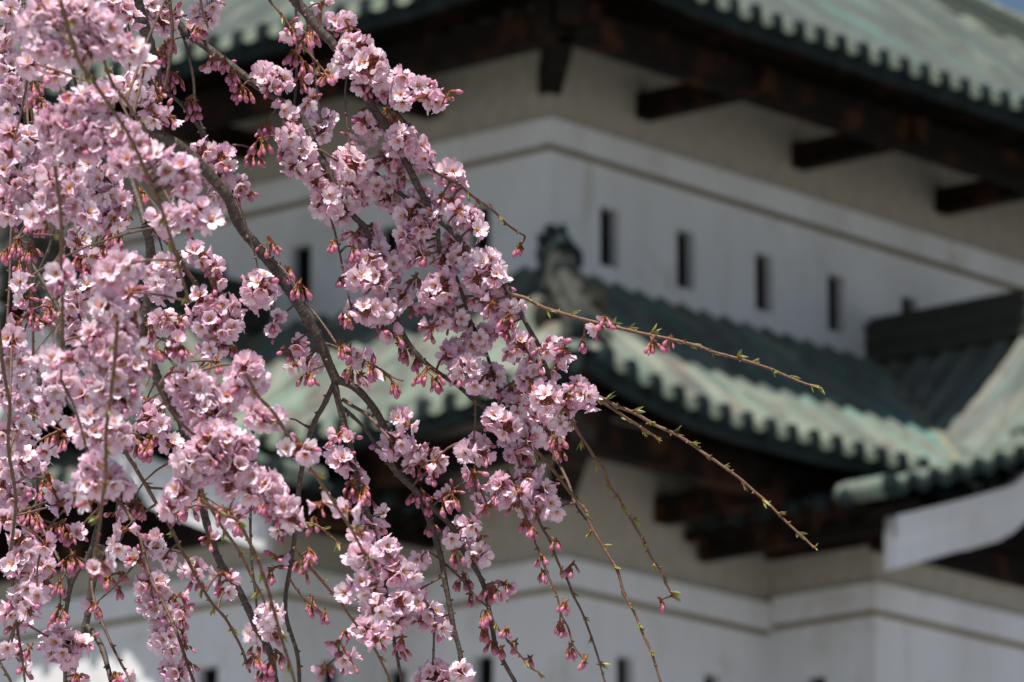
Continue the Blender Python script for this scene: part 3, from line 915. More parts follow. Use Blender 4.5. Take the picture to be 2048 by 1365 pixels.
# the tree goes on beyond the left edge of the picture
B('o1', 'bark', 6.3, 6.2, 8, 3.5, '-420,-1040 -200,-500 -90,-100 -70,200 -95,500 -60,800 -85,1150')
B('o2', 'bark', 6.5, 6.5, 8, 3.5, '-700,-1220 -380,-600 -220,-100 -190,250 -215,600 -180,950')
B('o3', 'bark', 6.6, 6.6, 8, 3.5, '-900,-1330 -560,-700 -360,-150 -330,200 -350,500 -320,800')

BSAMP = {}
BOBJ = {}
mats_br = {'limb': M_BARK, 'bark': M_BARK, 'twig': M_TWIG, 'young': M_YOUNG}
for bi, (nm, (kind, d0, d1, r0, r1, p)) in enumerate(BR.items()):
    n = len(p)
    L = np.concatenate([[0], np.cumsum([math.dist(p[i], p[i + 1]) for i in range(n - 1)])]); L = L / L[-1]
    rs = np.random.default_rng(100 + bi)
    if kind != 'limb': d0, d1 = dep_stretch(d0), dep_stretch(d1)
    q = [(x, y, d0 + (d1 - d0) * t, r0 + (r1 - r0) * t) for (x, y), t in zip(p, L)]
    SPp = smooth_path(q, 40 if kind == 'limb' else 5)
    m_ = len(SPp)
    if kind != 'limb': SPp[:, 3] *= (.78 if kind == 'bark' else .80)
    k = np.arange(m_)
    # gentle wander and nodes
    wob = np.cumsum(rs.normal(0, .25, (m_, 2)), 0); wob -= np.linspace(0, 1, m_)[:, None] * wob[-1]
    if kind != 'limb':
        SPp[:, :2] += wob * (.35 if kind == 'bark' else .5)
    ph = rs.uniform(0, 6)
    nodes = .10 * np.exp(-((np.mod(k + ph * 3, 9) - 4.5) / 1.1) ** 2) + rs.normal(0, .035, m_)
    if kind == 'limb': nodes = rs.normal(0, .02, m_)
    SPp[:, 3] *= (1 + nodes)
    P3 = np.array([at(x, y, d) for x, y, d, r in SPp])
    rad = SPp[:, 3] * SPp[:, 2] / FPX
    mb = MB()
    mb.tube(P3, rad, 12 if r0 > 6 else 8, rnd=rs.uniform(0, 1))
    if kind != 'limb':
        q_ = int(rs.integers(3, 8))
        while q_ < m_ - 4:
            dv_ = rs.normal(0, 1, 3); dv_ /= np.linalg.norm(dv_)
            ax_ = P3[q_ + 1] - P3[q_]; ax_ /= np.linalg.norm(ax_) + 1e-9
            dv_ = dv_ - ax_ * (dv_ @ ax_) * .6; dv_ /= np.linalg.norm(dv_)
            r_ = rad[q_]; kr = .0011 + .12 * r_
            mb.tube([P3[q_], P3[q_] + dv_ * (r_ + .0006), P3[q_] + dv_ * (r_ + .0026)], [kr * 1.5, kr, kr * .35], 6, rnd=.3)
            q_ += int(rs.integers(4, 11))
    BSAMP[nm] = (SPp, P3, rad)
    o = mb.build('limb' if kind == 'limb' else ('branch' if kind == 'bark' else 'twig'), mats_br[kind], TREE, smooth=True, loc=LOC0)
    BOBJ[nm] = o
# trunk
tk = MB()
top = BSAMP['limbA'][1][0]
tp = np.array([TREE_BASE + (0, 0, -.2), TREE_BASE + (.03, 0, .5), TREE_BASE + (-.02, .02, 1.2), (top + TREE_BASE + (0, 0, 2.0)) / 2 + (0, 0, -.2), top + (0, 0, .1)])
tp[:, 0] += [0, 0, 0, 0, 0]
tk.tube(tp, [.30, .22, .19, .17, .13], 20)
tk.build('trunk', M_BARK, TREE, smooth=True, loc=LOC0)

ALLS = np.vstack([np.column_stack([s[1], np.full(len(s[1]), i)]) for i, s in enumerate(BSAMP.values())])
BN = list(BSAMP)
ALLPX = np.vstack([s[0] for s in BSAMP.values()])


# ---- flower prototypes
def petal(L, W, phi0, phi1, cup, rs, nu=5, nv=6):
    t = np.linspace(0, 1, nv)
    s = np.linspace(1, -1, nu)
    ph = np.radians(phi0 + (phi1 - phi0) * t)
    dt = np.gradient(t) * L
    r = np.concatenate([[0], np.cumsum((np.cos(ph[:-1]) + np.cos(ph[1:])) / 2 * np.diff(t) * L)])
    z = np.concatenate([[0], np.cumsum((np.sin(ph[:-1]) + np.sin(ph[1:])) / 2 * np.diff(t) * L)])
    wd = W / 2 * np.interp(t, [0, .15, .4, .65, .85, 1], [.18, .36, .80, 1.0, .82, .34])
    Tt, Ss = np.meshgrid(t, s, indexing='ij')
    X = wd[:, None] * Ss
    Yr = r[:, None] + 0 * Ss
    Z = z[:, None] + cup * W * (Ss ** 2) * np.sin(np.pi * np.clip(Tt * .8 + .1, 0, 1))
    # rounded, notched tip
    tip = np.clip((Tt - .8) / .2, 0, 1)
    Yr = Yr - tip * (L * .15 * np.exp(-(Ss / .28) ** 2))
    # ruffle
    Z = Z + rs.normal(0, .035, Z.shape) * W * Tt + .05 * W * np.sin(Ss * 3 + rs.uniform(0, 6)) * Tt
    X = X + rs.normal(0, .02, X.shape) * W
    C = np.zeros(X.shape + (4,)); C[..., 0] = Tt; C[..., 2] = np.clip(.5 * Tt ** 2 + .5 * np.abs(Ss) ** 3, 0, 1); C[..., 3] = 1
    return np.stack([X, Yr, Z], -1), C


def flower_proto(openness, seed, extra=0):
    """flower facing +z, its base at the origin; radius about 11.5 mm when open"""
    rs = np.random.default_rng(seed)
    mb = MB()
    layers = [(5, 0.0, 1.0)] + ([(extra, .6, .78)] if extra else [])
    for cnt, off, sc in layers:
        for i in range(cnt):
            a = 2 * math.pi * (i + off) / cnt + rs.normal(0, .09)
            lo = openness + rs.normal(0, .06) - (.15 if off else 0)
            phi0 = 82 - 34 * lo; phi1 = 80 - 70 * lo
            P, C = petal(.0124 * sc * rs.uniform(.93, 1.05), .0098 * sc * rs.uniform(.90, 1.06), phi0, phi1, .16, rs)
            c, s = math.cos(a), math.sin(a)
            X, Y = P[..., 0].copy(), P[..., 1].copy() + .0012
            P = np.stack([X * c - Y * s, X * s + Y * c, P[..., 2] + (.0004 if off else 0)], -1)
            mb.grid(P, 0, C.reshape(-1, 4))
    # stamens
    for i in range(13):
        a = rs.uniform(0, 2 * math.pi); el = math.radians(rs.uniform(48, 84)); L = rs.uniform(.0045, .0068)
        d = np.array([math.cos(a) * math.cos(el), math.sin(a) * math.cos(el), math.sin(el)])
        s = np.cross(d, (0, 0, 1)); s /= np.linalg.norm(s); w_ = .00016
        e = d * L
        C = np.zeros((4, 4))
        mb.add([s * w_, -s * w_, e - s * w_, e + s * w_], [(0, 1, 2, 3)], m=1, C=C)
        u = np.cross(s, d); q = .00066
        C = np.ones((4, 4))
        mb.add([e + s * q, e + u * q, e - s * q, e - u * q], [(0, 1, 2, 3)], m=1, C=C)
        mb.add([e + s * q, e + d * q * 1.4, e - s * q, e - d * q * 1.4], [(0, 1, 2, 3)], m=1, C=C)
    # calyx tube and sepals
    ca = MB(); ca.tube([(0, 0, .0006), (0, 0, -.002), (0, 0, -.0052), (0, 0, -.0062)], [.0019, .0017, .0018, .0008], 6, m=2)
    mb.merge(ca)
    for i in range(5):
        a = 2 * math.pi * (i + .5) / 5
        c, s = math.cos(a), math.sin(a)
        C = np.ones((4, 4)) * .7
        mb.add([(c * .0015 - s * .0012, s * .0015 + c * .0012, 0), (c * .0015 + s * .0012, s * .0015 - c * .0012, 0), (c * .0052, s * .0052, .0004 + .002 * (1 - openness)), (c * .004 - s * .0008, s * .004 + c * .0008, .0003)], [(0, 1, 2, 3)], m=2, C=C)
    return pack(mb)


def bud_proto(seed, fat=1.0):
    rs = np.random.default_rng(seed)
    mb = MB()
    k = 7; n = 7
    L = .0112 * rs.uniform(.9, 1.1)
    prof = [(0, .0012), (.12, .0020), (.35, .0029), (.58, .0033), (.80, .0026), (.94, .0014), (1.0, .0003)]
    P = []
    for t, r in prof:
        P.append([(fat * r * (1 + .10 * math.cos(5 * (2 * math.pi * i / k) + t * 3)) * math.cos(2 * math.pi * i / k + t * .9), fat * r * math.sin(2 * math.pi * i / k + t * .9), t * L) for i in range(k + 1)])
    P = np.array(P)
    C = np.zeros((n, k + 1, 4)); C[..., 0] = .6; C[..., 2] = np.array([3.6, 3.2, 2.2, 1.2, .8, .5, .3])[:, None]; C[..., 3] = 1
    mb.grid(P, 3, C.reshape(-1, 4))
    ca = MB(); ca.tube([(0, 0, .0030), (0, 0, .0012), (0, 0, -.0030), (0, 0, -.0040)], [.0027 * fat, .0024 * fat, .0019, .0008], 6, m=2)
    mb.merge(ca)
    return pack(mb)


def pack(mb):
    return dict(V=np.concatenate(mb.V), C=np.concatenate(mb.C), Q=np.concatenate(mb.Q), qm=np.concatenate([np.asarray(x) for x in mb.qm]),
                T=np.concatenate(mb.T), tm=np.concatenate([np.asarray(x) for x in mb.tm]))


OPEN = [flower_proto(o, 10 + i, ex) for i, (o, ex) in enumerate([(1.0, 0), (.92, 0), (.85, 3), (1.05, 0), (.8, 4), (.95, 2)])]
CUP = [flower_proto(o, 40 + i, 0) for i, o in enumerate([.55, .42, .30, .62])]
BUD = [bud_proto(60 + i, ft) for i, ft in enumerate([.72, .85, .98, 1.2])]


def place(mb, pr, pos, d, scale, pink, rs):
    d = d / np.linalg.norm(d)
    ref = np.array([0, 0, 1.0]) if abs(d[2]) < .9 else np.array([1.0, 0, 0])
    s = np.cross(ref, d); s /= np.linalg.norm(s)
    u = np.cross(d, s)
    a = rs.uniform(0, 2 * math.pi)
    s2 = s * math.cos(a) + u * math.sin(a); u2 = -s * math.sin(a) + u * math.cos(a)
    V = pos + scale * (pr['V'][:, :1] * s2 + pr['V'][:, 1:2] * u2 + pr['V'][:, 2:] * d)
    C = pr['C'].copy(); C[:, 1] = pink
    mb.V.append(V); mb.C.append(C)
    mb.Q.append(pr['Q'] + mb.n); mb.qm.append(pr['qm']); mb.T.append(pr['T'] + mb.n); mb.tm.append(pr['tm'])
    mb.n += len(V)


def stalk(mb, a, b, bend, r=.00042, m=2):
    t = np.linspace(0, 1, 5)[:, None]
    P = a * (1 - t) ** 2 + (a * .5 + b * .5 + bend) * 2 * t * (1 - t) + b * t ** 2
    mb.tube(P, [r * 1.25, r, r, r, r * 1.4], 4, m=m, cap=False)


CL_MATS = [M_PET, M_STA, M_CAL, M_BUD, M_TWIG]
DOWN = np.array([0, 0, -1.0])
HUBS = []      # hubs of clusters already placed: (point, branch index, radius)
MM = 1.0


def unit(rs):
    v = rs.normal(0, 1, 3); return v / np.linalg.norm(v)


def cluster(x, y, r, typ, depth, seed):
    """a spur with its umbels; returns mesh, index of its branch, size"""
    rs = np.random.default_rng(seed)
    if depth is None:
        i = np.argmin((ALLPX[:, 0] - x) ** 2 + (ALLPX[:, 1] - y) ** 2 + np.where(ALLPX[:, 2] < 5.75, 900, 0))
        depth = ALLPX[i, 2] + rs.uniform(-.02, .02)
    else:
        depth = dep_stretch(depth)
    c = at(x, y, depth)
    sc = depth / FPX
    R = r * sc
    dv = ALLS[:, :3] - c
    dist = np.linalg.norm(dv, axis=1)
    i = int(np.argmin(dist * (1 + .7 * np.clip(.55 - dv[:, 2] / (dist + 1e-6), 0, 1.6) * np.clip(dist / (R + .012) - .5, 0, 1))))
    bi = int(ALLS[i, 3])
    spur = ALLS[i, :3]
    best = dist[i]
    for hp, hb, hr_r in (HUBS if dist[i] > R + .012 else []):
        hd = np.linalg.norm(hp - c)
        if hd * 1.25 + .012 < best and hp[2] > c[2] - .02:
            best = hd; spur = hp; bi = hb
    mb = MB()
    up = np.array([0, 0, 1.0])
    if typ == 'B':
        hub = c + up * R * .55
    else:
        hub = c + up * R * .15
    # the spur shoot from the branch to the hub
    L = np.linalg.norm(hub - spur)
    if L > .004:
        t = np.linspace(0, 1, 6)[:, None]
        P = spur * (1 - t) ** 2 + (spur * .35 + hub * .65 + up * L * rs.uniform(.05, .25) + rs.normal(0, .10, 3) * L) * 2 * t * (1 - t) + hub * t ** 2
        mb.tube(P, np.linspace(.0013, .0009, 6), 6, m=4)
    HUBS.append((hub, bi, R))
    # brown bud scales at the hub
    for q in range(4):
        d = unit(rs); mb.tube([hub, hub + d * .003, hub + d * .0055], [.0014, .0012, .0003], 5, m=2)
    if typ == 'F':
        nf = max(2, int(round(4.6 * (r / 20.0) ** 2 * rs.uniform(.9, 1.1)))); nb = rs.integers(0, 3)
    elif typ == 'M':
        nf = max(1, int(round(2.3 * (r / 20.0) ** 2))); nb = int(round(r * .20)) + 1
    else:
        nf = 0; nb = max(3, int(round(r * .42)))
    # even spread of directions
    k = np.arange(nf) + .5
    phi = np.arccos(1 - 2 * k / max(nf, 1)); th = math.pi * (1 + 5 ** .5) * k + rs.uniform(0, 6)
    D = np.stack([np.sin(phi) * np.cos(th), np.sin(phi) * np.sin(th), np.cos(phi)], -1)
    base_pink = rs.uniform(-.10, .26)
    el = np.array([rs.uniform(.9, 1.12), rs.uniform(.8, 1.1), rs.uniform(.88, 1.1)])
    fr = .0065
    for d in D:
        d = d + rs.normal(0, .22, 3); d /= np.linalg.norm(d)
        rad = max(R - fr, .0035) * rs.uniform(.74, 1.0)
        p = c + d * el * rad
        face = d + rs.normal(0, .22, 3) + DOWN * .10
        face /= np.linalg.norm(face)
        cup = rs.random() < (.22 if typ == 'F' else .6)
        pr = CUP[rs.integers(len(CUP))] if cup else OPEN[rs.integers(len(OPEN))]
        s_ = rs.uniform(.78, .98)
        place(mb, pr, p, face, s_, base_pink + (.25 if cup else 0) + rs.uniform(-.04, .10), rs)
        stalk(mb, hub + rs.normal(0, .001, 3), p - face * .0062 * s_, up * .003 * rs.random() + rs.normal(0, .0015, 3))
    for q in range(nb):
        d = unit(rs)
        if typ == 'B':
            d = np.array([d[0] * .75, d[1] * .75, -abs(d[2]) * .8 - .45]); d /= np.linalg.norm(d)
            p = hub + d * R * rs.uniform(.85, 1.5)
            face = d * .8 + DOWN * .6 + rs.normal(0, .15, 3)
        else:
            d = d + DOWN * .25; d /= np.linalg.norm(d)
            p = c + d * el * R * rs.uniform(.85, 1.15)
            face = d + DOWN * .5 + rs.normal(0, .2, 3)
        face /= np.linalg.norm(face)
        s_ = rs.uniform(.58, .88)
        place(mb, BUD[rs.integers(len(BUD))], p, face, s_, rs.uniform(0, .75), rs)
        stalk(mb, hub + rs.normal(0, .0012, 3), p - face * .004 * s_, up * .002 * rs.random() + rs.normal(0, .001, 3))
    return mb, bi, nf * 2.0 + nb * .6


# clusters read off the photograph: depth | type x,y,r ...
CL = []
def G(depth, typ, s):
    for q in s.split():
        x, y, r = (float(v) for v in q.split(','))
        CL.append((x, y, r, typ, depth))

# --- upper middle and right branch
G(None, 'F', '530,150,26 556,160,28 540,172,20 712,100,38 742,132,42 760,160,28 690,130,24 725,165,22 808,154,20 804,196,24 834,172,22 852,178,20 869,204,22 671,44,20 693,38,14')
G(None, 'M', '775,182,20 896,196,16 645,12,20 655,150,12 603,161,16 616,202,18 570,222,24 850,196,14 583,62,20 700,55,14')
G(None, 'B', '603,72,24 625,64,20 590,112,16 606,132,16 535,252,20 522,286,17 510,312,16 578,240,14 725,232,20 773,232,22 790,240,14 655,152,14')
G(None, 'F', '580,275,28 572,292,18 637,256,30 655,240,18 743,258,28 728,245,16 800,283,34 828,297,30 810,262,18 845,312,18 600,306,32 616,330,30 585,335,18 712,328,36 690,320,22 735,335,20 647,345,34 630,365,20 662,362,20 702,374,26 720,390,16')
G(None, 'F', '654,393,28 678,424,32 700,404,26 640,415,18 773,388,34 790,410,20 752,375,18 832,331,30 850,318,18 900,350,30 912,372,18 842,408,38 820,432,28 860,440,24 838,460,24 812,470,18 934,440,32 950,462,22 918,425,20')
G(None, 'M', '702,290,22 770,325,20 800,345,18 786,312,14 905,405,20 885,395,14 710,470,18 740,455,16')
G(None, 'F', '739,488,26 715,470,18 755,505,18 725,535,34 753,556,30 787,528,26 715,556,24 742,520,20 828,488,30 845,472,22 838,508,20 907,495,34 893,522,28 925,512,22 879,576,36 862,590,22 898,592,22 972,532,38 955,558,26 990,552,20 950,522,22 1000,570,18')
G(None, 'F', '903,628,34 885,640,20 920,640,20 880,615,18 930,600,20 1020,618,26 1008,596,18 732,621,26 766,621,28 750,634,20 804,590,22 790,612,18 712,622,16')
G(None, 'M', '862,655,18 985,610,24 1000,640,24 1015,655,18 965,600,18 815,615,16 780,668,20 800,690,14 940,650,18')
G(None, 'B', '705,500,16 858,515,14 832,560,12 990,170,1 845,612,9 770,660,14 812,705,15 835,725,12 855,752,24 870,768,14 1033,775,22 1020,640,18 700,640,12 668,490,10 683,560,8 696,628,14')
G(None, 'F', '958,679,32 940,690,20 975,665,18 910,703,28 895,715,18 972,757,34 990,775,22 952,770,20 934,742,30 918,752,18 1043,689,24 1064,744,28 1050,758,20 1095,795,32 1112,810,20 1064,823,28 1078,802,20 1170,793,26 1182,805,16 1155,772,16 1081,860,38 1100,872,24 1062,872,24')
G(None, 'F', '1033,819,32 1013,853,28 992,836,24 1040,903,26 1020,885,20 1055,888,18 1132,820,16 1110,740,14 1125,850,16 1108,838,18')
G(None, 'M', '1091,703,18 1132,703,18 1120,690,14 1200,655,17 1052,700,22 1150,775,16 1142,795,14 1025,700,18')
G(None, 'B', '1104,690,10 1165,684,9 1112,880,18 1118,905,14 1060,770,16 1305,688,15 1342,682,9 1210,640,8 1145,800,12')
G(None, 'F', '951,896,26 935,905,18 968,908,18 794,888,30 775,900,22 815,895,20 801,836,20 815,850,14')
G(None, 'M', '948,945,14 830,905,20 855,908,18 870,925,16')
G(None, 'B', '948,960,14 845,990,14')
G(None, 'M', '680,872,24 700,880,14 592,688,20 578,700,14')
G(None, 'F', '609,722,24 625,735,16 590,730,14 519,574,34 505,590,22 536,585,22 520,608,18 719,716,20 745,758,14')
G(None, 'B', '617,756,14 540,488,17 600,574,16 575,545,12 680,692,16 700,705,16 705,742,16 739,740,16 722,755,12 785,772,15 740,710,10')
G(None, 'M', '555,640,18 552,665,14')
# --- lower middle
G(None, 'F', '685,922,24 668,912,16 700,935,16 695,1022,14 732,1056,24 718,1068,16 770,1032,14 777,1094,22 765,1105,16 726,1116,28 705,1110,18 745,1130,16 801,1142,28 785,1150,18 820,1150,16 838,1121,16 739,1176,26 720,1165,18 758,1180,18 695,1186,16 760,1222,30 742,1212,18 801,1204,26 828,1190,24 840,1205,16 862,1230,28 845,1242,18 880,1240,16 787,1248,24 770,1258,18 739,1263,30 720,1258,18 755,1280,16 893,1268,16 880,1255,14')
G(None, 'M', '719,962,20 735,1000,16 745,1058,16 695,1320,22 650,1335,13 678,1290,16 860,945,20 886,1002,20 905,985,14 828,926,20 960,1080,16 995,1185,18 1010,1170,12 955,1010,18 975,1015,16')
G(None, 'B', '706,975,20 728,985,18 700,992,14 830,990,12 905,1000,16 860,1050,16 910,1110,14 930,1160,18 940,1195,16 970,1232,16 985,1180,16 965,1262,12 800,1300,13 805,1280,9 690,1268,8')
G(None, 'F', '924,1066,28 940,1050,18 905,1075,16 965,1110,20 950,1118,12 1047,913,24 1054,954,24 1070,940,16 1060,991,24 1040,985,18 1002,971,22 1013,998,18 985,965,14 1088,981,22 1072,1000,16 1110,1020,16 1098,1008,14')
G(None, 'M', '1030,1012,16 1052,1020,14 1075,1025,12')
G(None, 'B', '1065,1062,11 1050,1045,10 1082,1115,9 1086,1150,9 1130,1210,9 1120,1252,10 1140,1300,12 1172,1322,8 1145,1135,10 1110,1085,8 1322,1205,9 1060,1250,1 1030,1290,10 1015,1262,9 1060,1320,5 982,1290,9 1002,1300,8 975,1240,10')
G(None, 'F', '869,1350,32 850,1362,20 890,1362,20 924,1343,22 640,1010,12 845,930,14')
G(None, 'B', '620,1110,20 605,1125,14 622,1208,18 650,1230,9 625,1045,14 612,1150,8 860,1010,12')
G(None, 'M', '545,1140,16 560,1062,18 553,1120,14')
G(None, 'F', '536,1235,30 520,1248,20 512,1268,22 550,1225,18 545,1262,16')
G(None, 'B', '520,1292,18 545,1325,20 530,1345,16 555,1310,14 510,1320,14')
G(5.5, 'F', '550,838,16 523,838,18 506,826,16 535,828,12 612,908,16')
G(5.5, 'M', '600,890,18 575,898,12')
# --- middle left group, a little nearer than the focus
G(5.55, 'F', '376,926,32 359,985,28 342,1015,22 424,920,32 475,933,32 458,974,24 533,974,30 564,1012,30 552,990,22 510,955,24 400,945,24 445,905,24 420,880,34 461,881,30 490,895,24 395,900,22 372,960,20 500,985,16 585,1040,18')
G(5.6, 'F', '379,757,30 360,770,20 396,778,26 390,819,32 424,824,32 454,799,26 410,853,28 440,845,22 370,800,20 496,740,32 485,774,28 510,760,20 475,755,18 435,780,18 395,850,20')
G(5.6, 'M', '458,1029,18 440,1020,14 362,698,18 350,685,12')
G(5.9, 'B', '470,1050,14 380,1022,16 540,1012,16 505,1000,14 300,900,16 430,730,14 350,740,14 312,705,12')
G(6.0, 'F', '403,604,26 413,645,32 451,614,26 444,662,30 424,696,26 475,614,14 432,625,20 395,625,16 470,650,16 321,645,22 335,632,14 403,510,22 427,535,14 385,505,14')
G(6.0, 'M', '352,655,16 360,640,14 430,560,11')
G(6.0, 'B', '430,580,10 300,660,14 335,690,14 470,700,10')
G(5.9, 'F', '331,535,30 318,566,32 345,560,20 300,548,20 325,590,18')
# --- the tall column
G(5.4, 'F', '222,549,32 260,535,28 240,520,20 212,612,28 232,632,24 240,668,32 191,672,28 212,710,42 240,720,28 180,700,20 267,734,26 232,748,36 205,778,28 236,786,34 262,775,22 215,805,24 250,810,18 200,740,26')
G(5.45, 'M', '260,590,26 230,585,22 270,640,16 195,640,14 285,700,14')
G(5.5, 'F', '226,857,30 185,872,32 178,836,24 212,884,26 240,870,20 198,850,22 160,870,16')
G(6.0, 'F', '297,836,24 321,853,20 310,838,14 342,891,16 280,815,14')
G(6.05, 'M', '294,802,20 330,810,14 270,870,20')
G(6.05, 'B', '275,890,18 300,875,16 120,870,16 100,880,14 130,880,14 305,870,12')
G(5.6, 'F', '113,771,30 133,756,22 100,790,18 130,785,18 150,835,14')
G(5.35, 'F', '103,718,18 90,710,12')
G(5.35, 'M', '116,549,22 125,560,14 140,720,16')
G(5.75, 'F', '24,682,28 34,730,28 44,752,24 14,715,20 34,805,26 55,785,20 10,790,20 38,853,24 52,870,16 20,905,24 5,870,18 44,566,18')
G(6.05, 'F', '147,611,24 154,587,20 174,575,16 157,484,18 170,670,16 150,669,18 140,640,14')
G(6.1, 'M', '65,624,18 38,650,18 75,640,14 50,600,14 95,650,12 180,510,18')
G(6.1, 'B', '157,518,22 232,470,22 240,485,16 34,491,24 60,500,20 15,510,18 40,530,14 140,540,14 180,545,14 100,620,14 210,500,14')
# --- upper left, near
G(5.3, 'F', '103,55,36 144,41,36 75,75,32 113,99,30 154,79,32 191,41,28 205,82,28 219,60,22 130,18,32 85,22,28 165,20,22 60,50,24 90,95,22 140,110,20 178,105,18 190,70,20 240,95,20 267,103,22')
G(5.9, 'F', '20,20,24 10,79,22 17,137,32 20,167,28 34,181,24 14,219,26 45,150,18 246,20,24 225,10,18 265,40,16 280,130,16 40,40,18 5,110,18')
G(6.1, 'F', '301,14,24 320,40,22 332,51,24 345,30,14 393,31,18 417,40,18 424,12,18 405,20,14 290,40,16')
G(6.15, 'M', '380,60,14 395,65,14 420,126,14 455,128,9')
G(6.12, 'B', '331,99,20 340,85,14 350,160,20 338,150,14 378,205,16 392,225,12 465,150,12 485,185,18 478,168,12 430,122,12 395,62,14 450,125,9 320,120,12')
G(5.9, 'F', '267,185,32 250,170,20 285,195,20 311,236,18 342,236,14 300,215,14')
G(6.0, 'M', '310,178,16 320,195,14 330,225,14')
G(5.4, 'F', '144,222,28 167,198,28 205,195,26 103,246,30 126,260,30 109,284,28 144,290,28 181,267,32 205,258,24 191,290,28 232,260,26 253,267,26 270,290,20 160,245,22 125,305,20 220,285,20')
G(5.35, 'F', '256,318,26 280,325,22 308,318,28 342,318,24 362,342,28 372,368,24 330,340,20 240,330,18 295,335,18 350,365,16')
G(6.08, 'F', '410,304,26 414,335,26 444,318,26 431,345,26 398,325,18 455,340,16 451,383,26 438,370,18 465,395,16 440,400,16')
G(6.08, 'M', '478,369,18 490,380,14 475,390,12')
G(5.8, 'F', '58,284,28 20,266,28 40,300,20 82,338,32 27,366,28 34,383,24 60,355,20 5,340,20 80,310,18 20,430,22 10,400,20 70,400,20 45,420,16')
G(5.6, 'F', '103,362,28 137,379,32 113,417,30 171,431,24 120,395,20 150,410,20 95,400,18 150,360,16 135,435,18')
G(5.9, 'F', '205,355,28 195,383,26 212,393,26 191,441,28 239,403,24 225,370,18 175,375,16 215,430,18 230,440,16 180,330,18')
G(5.5, 'F', '352,431,28 321,437,22 370,440,18 340,450,18 400,420,20 420,444,18 385,435,14')
G(6.1, 'B', '68,171,20 60,195,16 80,205,14 250,300,10 235,420,12 280,390,14 160,340,12 90,450,16 60,450,14 260,440,12')
# --- lower left
G(5.35, 'F', '191,933,26 222,964,30 188,967,26 210,945,20 175,945,16 240,975,18')
G(5.4, 'M', '181,1003,12 202,1128,15 190,1140,12')
G(6.0, 'F', '20,943,32 51,926,28 27,998,26 70,930,18 5,975,20 45,975,18 38,1080,24 61,1111,24 27,1131,24 68,1152,22 85,1131,20 45,1100,18 41,1196,24 17,1230,20 55,1180,16 30,1210,16')
G(6.1, 'B', '95,958,20 85,975,16 110,975,14 60,1030,18 40,1020,16 75,1045,14 110,1060,16 125,1050,14 270,1012,20 285,1020,14 255,1020,14 245,985,16 147,1121,18 135,1130,12 120,1170,14 120,1225,16 110,1240,12 215,1160,11 235,1182,10 245,1150,6 60,1300,12 140,1070,12')
G(6.05, 'F', '123,1290,38 105,1282,24 145,1285,22 165,1290,18 110,1308,20 135,1315,20 14,1299,16 41,1312,13')
G(6.2, 'M', '175,1280,16 45,1340,14 154,1353,18 245,1355,16 20,1290,12 230,1350,12 160,1358,12')
G(5.97, 'F', '307,1169,30 290,1180,20 322,1180,18 318,1224,28 300,1215,18 335,1230,18 332,1285,30 316,1275,18 345,1295,18 355,1350,26 340,1340,18 308,1087,20 298,1095,14 320,1080,14 390,1138,22 378,1145,14')
G(5.97, 'M', '280,1118,16 270,1125,12 355,1195,16 362,1225,18 370,1295,14 440,1150,16 452,1185,14 455,1160,12 300,1075,12')
G(6.0, 'B', '340,1250,16 395,1165,14 365,1270,14 345,1200,14 375,1330,14 400,1000,10')
G(6.15, 'B', '1042,497,7')
G(5.6, 'F', '70,430,22 290,130,18 225,175,20 60,130,24 110,150,20 20,310,20 170,790,22 100,820,18')
# --- dimmer fill further back in the mass at the left
frs = np.random.default_rng(5)
for _ in range(34):
    x = frs.uniform(-20, 330) * (1 if frs.random() < .8 else 1.3); y = frs.uniform(-20, 900)
    if x > 250 and y > 480: continue
    G(6.45 + frs.uniform(0, .5), 'F' if frs.random() < .5 else ('M' if frs.random() < .5 else 'B'), '%f,%f,%f' % (x, y, frs.uniform(16, 30)))
for x0_, dd_, y1_ in ((-78, 6.25, 1120), (-200, 6.5, 930), (-340, 6.6, 780)):
    for y in range(-60, y1_, 62):
        G(dd_, 'FFFMB'[int(frs.integers(5))], '%f,%f,%f' % (x0_ + frs.normal(0, 26), y, frs.uniform(20, 34)))
G(5.95, 'F', '10,1040,20 90,1090,18 120,1010,16 110,985,14 250,1060,16 235,1095,16 75,1190,18 60,1225,16 95,905,18 150,985,16 330,1120,16 160,720,18 80,740,16')
G(6.0, 'M', '70,985,14 150,1070,14 190,1210,14 230,1030,12 420,1080,14 350,1030,14 30,1250,14 95,1165,14')
# clusters above and beside the picture that shade what hangs below
for _ in range(60):
    x = frs.uniform(-420, 700); y = frs.uniform(-420, -60)
    G(5.6 + frs.uniform(0, .9), 'F', '%f,%f,%f' % (x, y, frs.uniform(24, 36)))

# hidden hanging twigs behind for the fill
items = []
for ci, (x, y, r, typ, dep) in enumerate(CL):
    if r <= 1: continue
    mb, bi, size = cluster(x, y, r, typ, dep, 1000 + ci)
    vis = (-20 < x < 2060) and (-20 < y < 1385) and (dep is None or dep < 6.4)
    items.append([typ, mb, bi, (size if vis else -1), r])
parts = {'F': ('blossom_cluster', 100), 'M': ('bud_spray', 60), 'B': ('bud_cluster', 100)}
rest = {'F': MB(), 'M': MB(), 'B': MB()}
for typ, (nm, lim) in parts.items():
    L = sorted([it for it in items if it[0] == typ], key=lambda it: -it[3])
    for k, (t_, mb, bi, size, r) in enumerate(L):
        if k < lim and size > 0:
            mb.build(nm, CL_MATS, BOBJ[BN[bi]], smooth=True)
        else:
            rest[typ].merge(mb)
for typ, nm in (('F', 'blossoms'), ('M', 'blossom_sprays'), ('B', 'buds')):
    if rest[typ].n:
        o = rest[typ].build(nm, CL_MATS, TREE, smooth=True, loc=LOC0)
        o['kind'] = 'stuff'

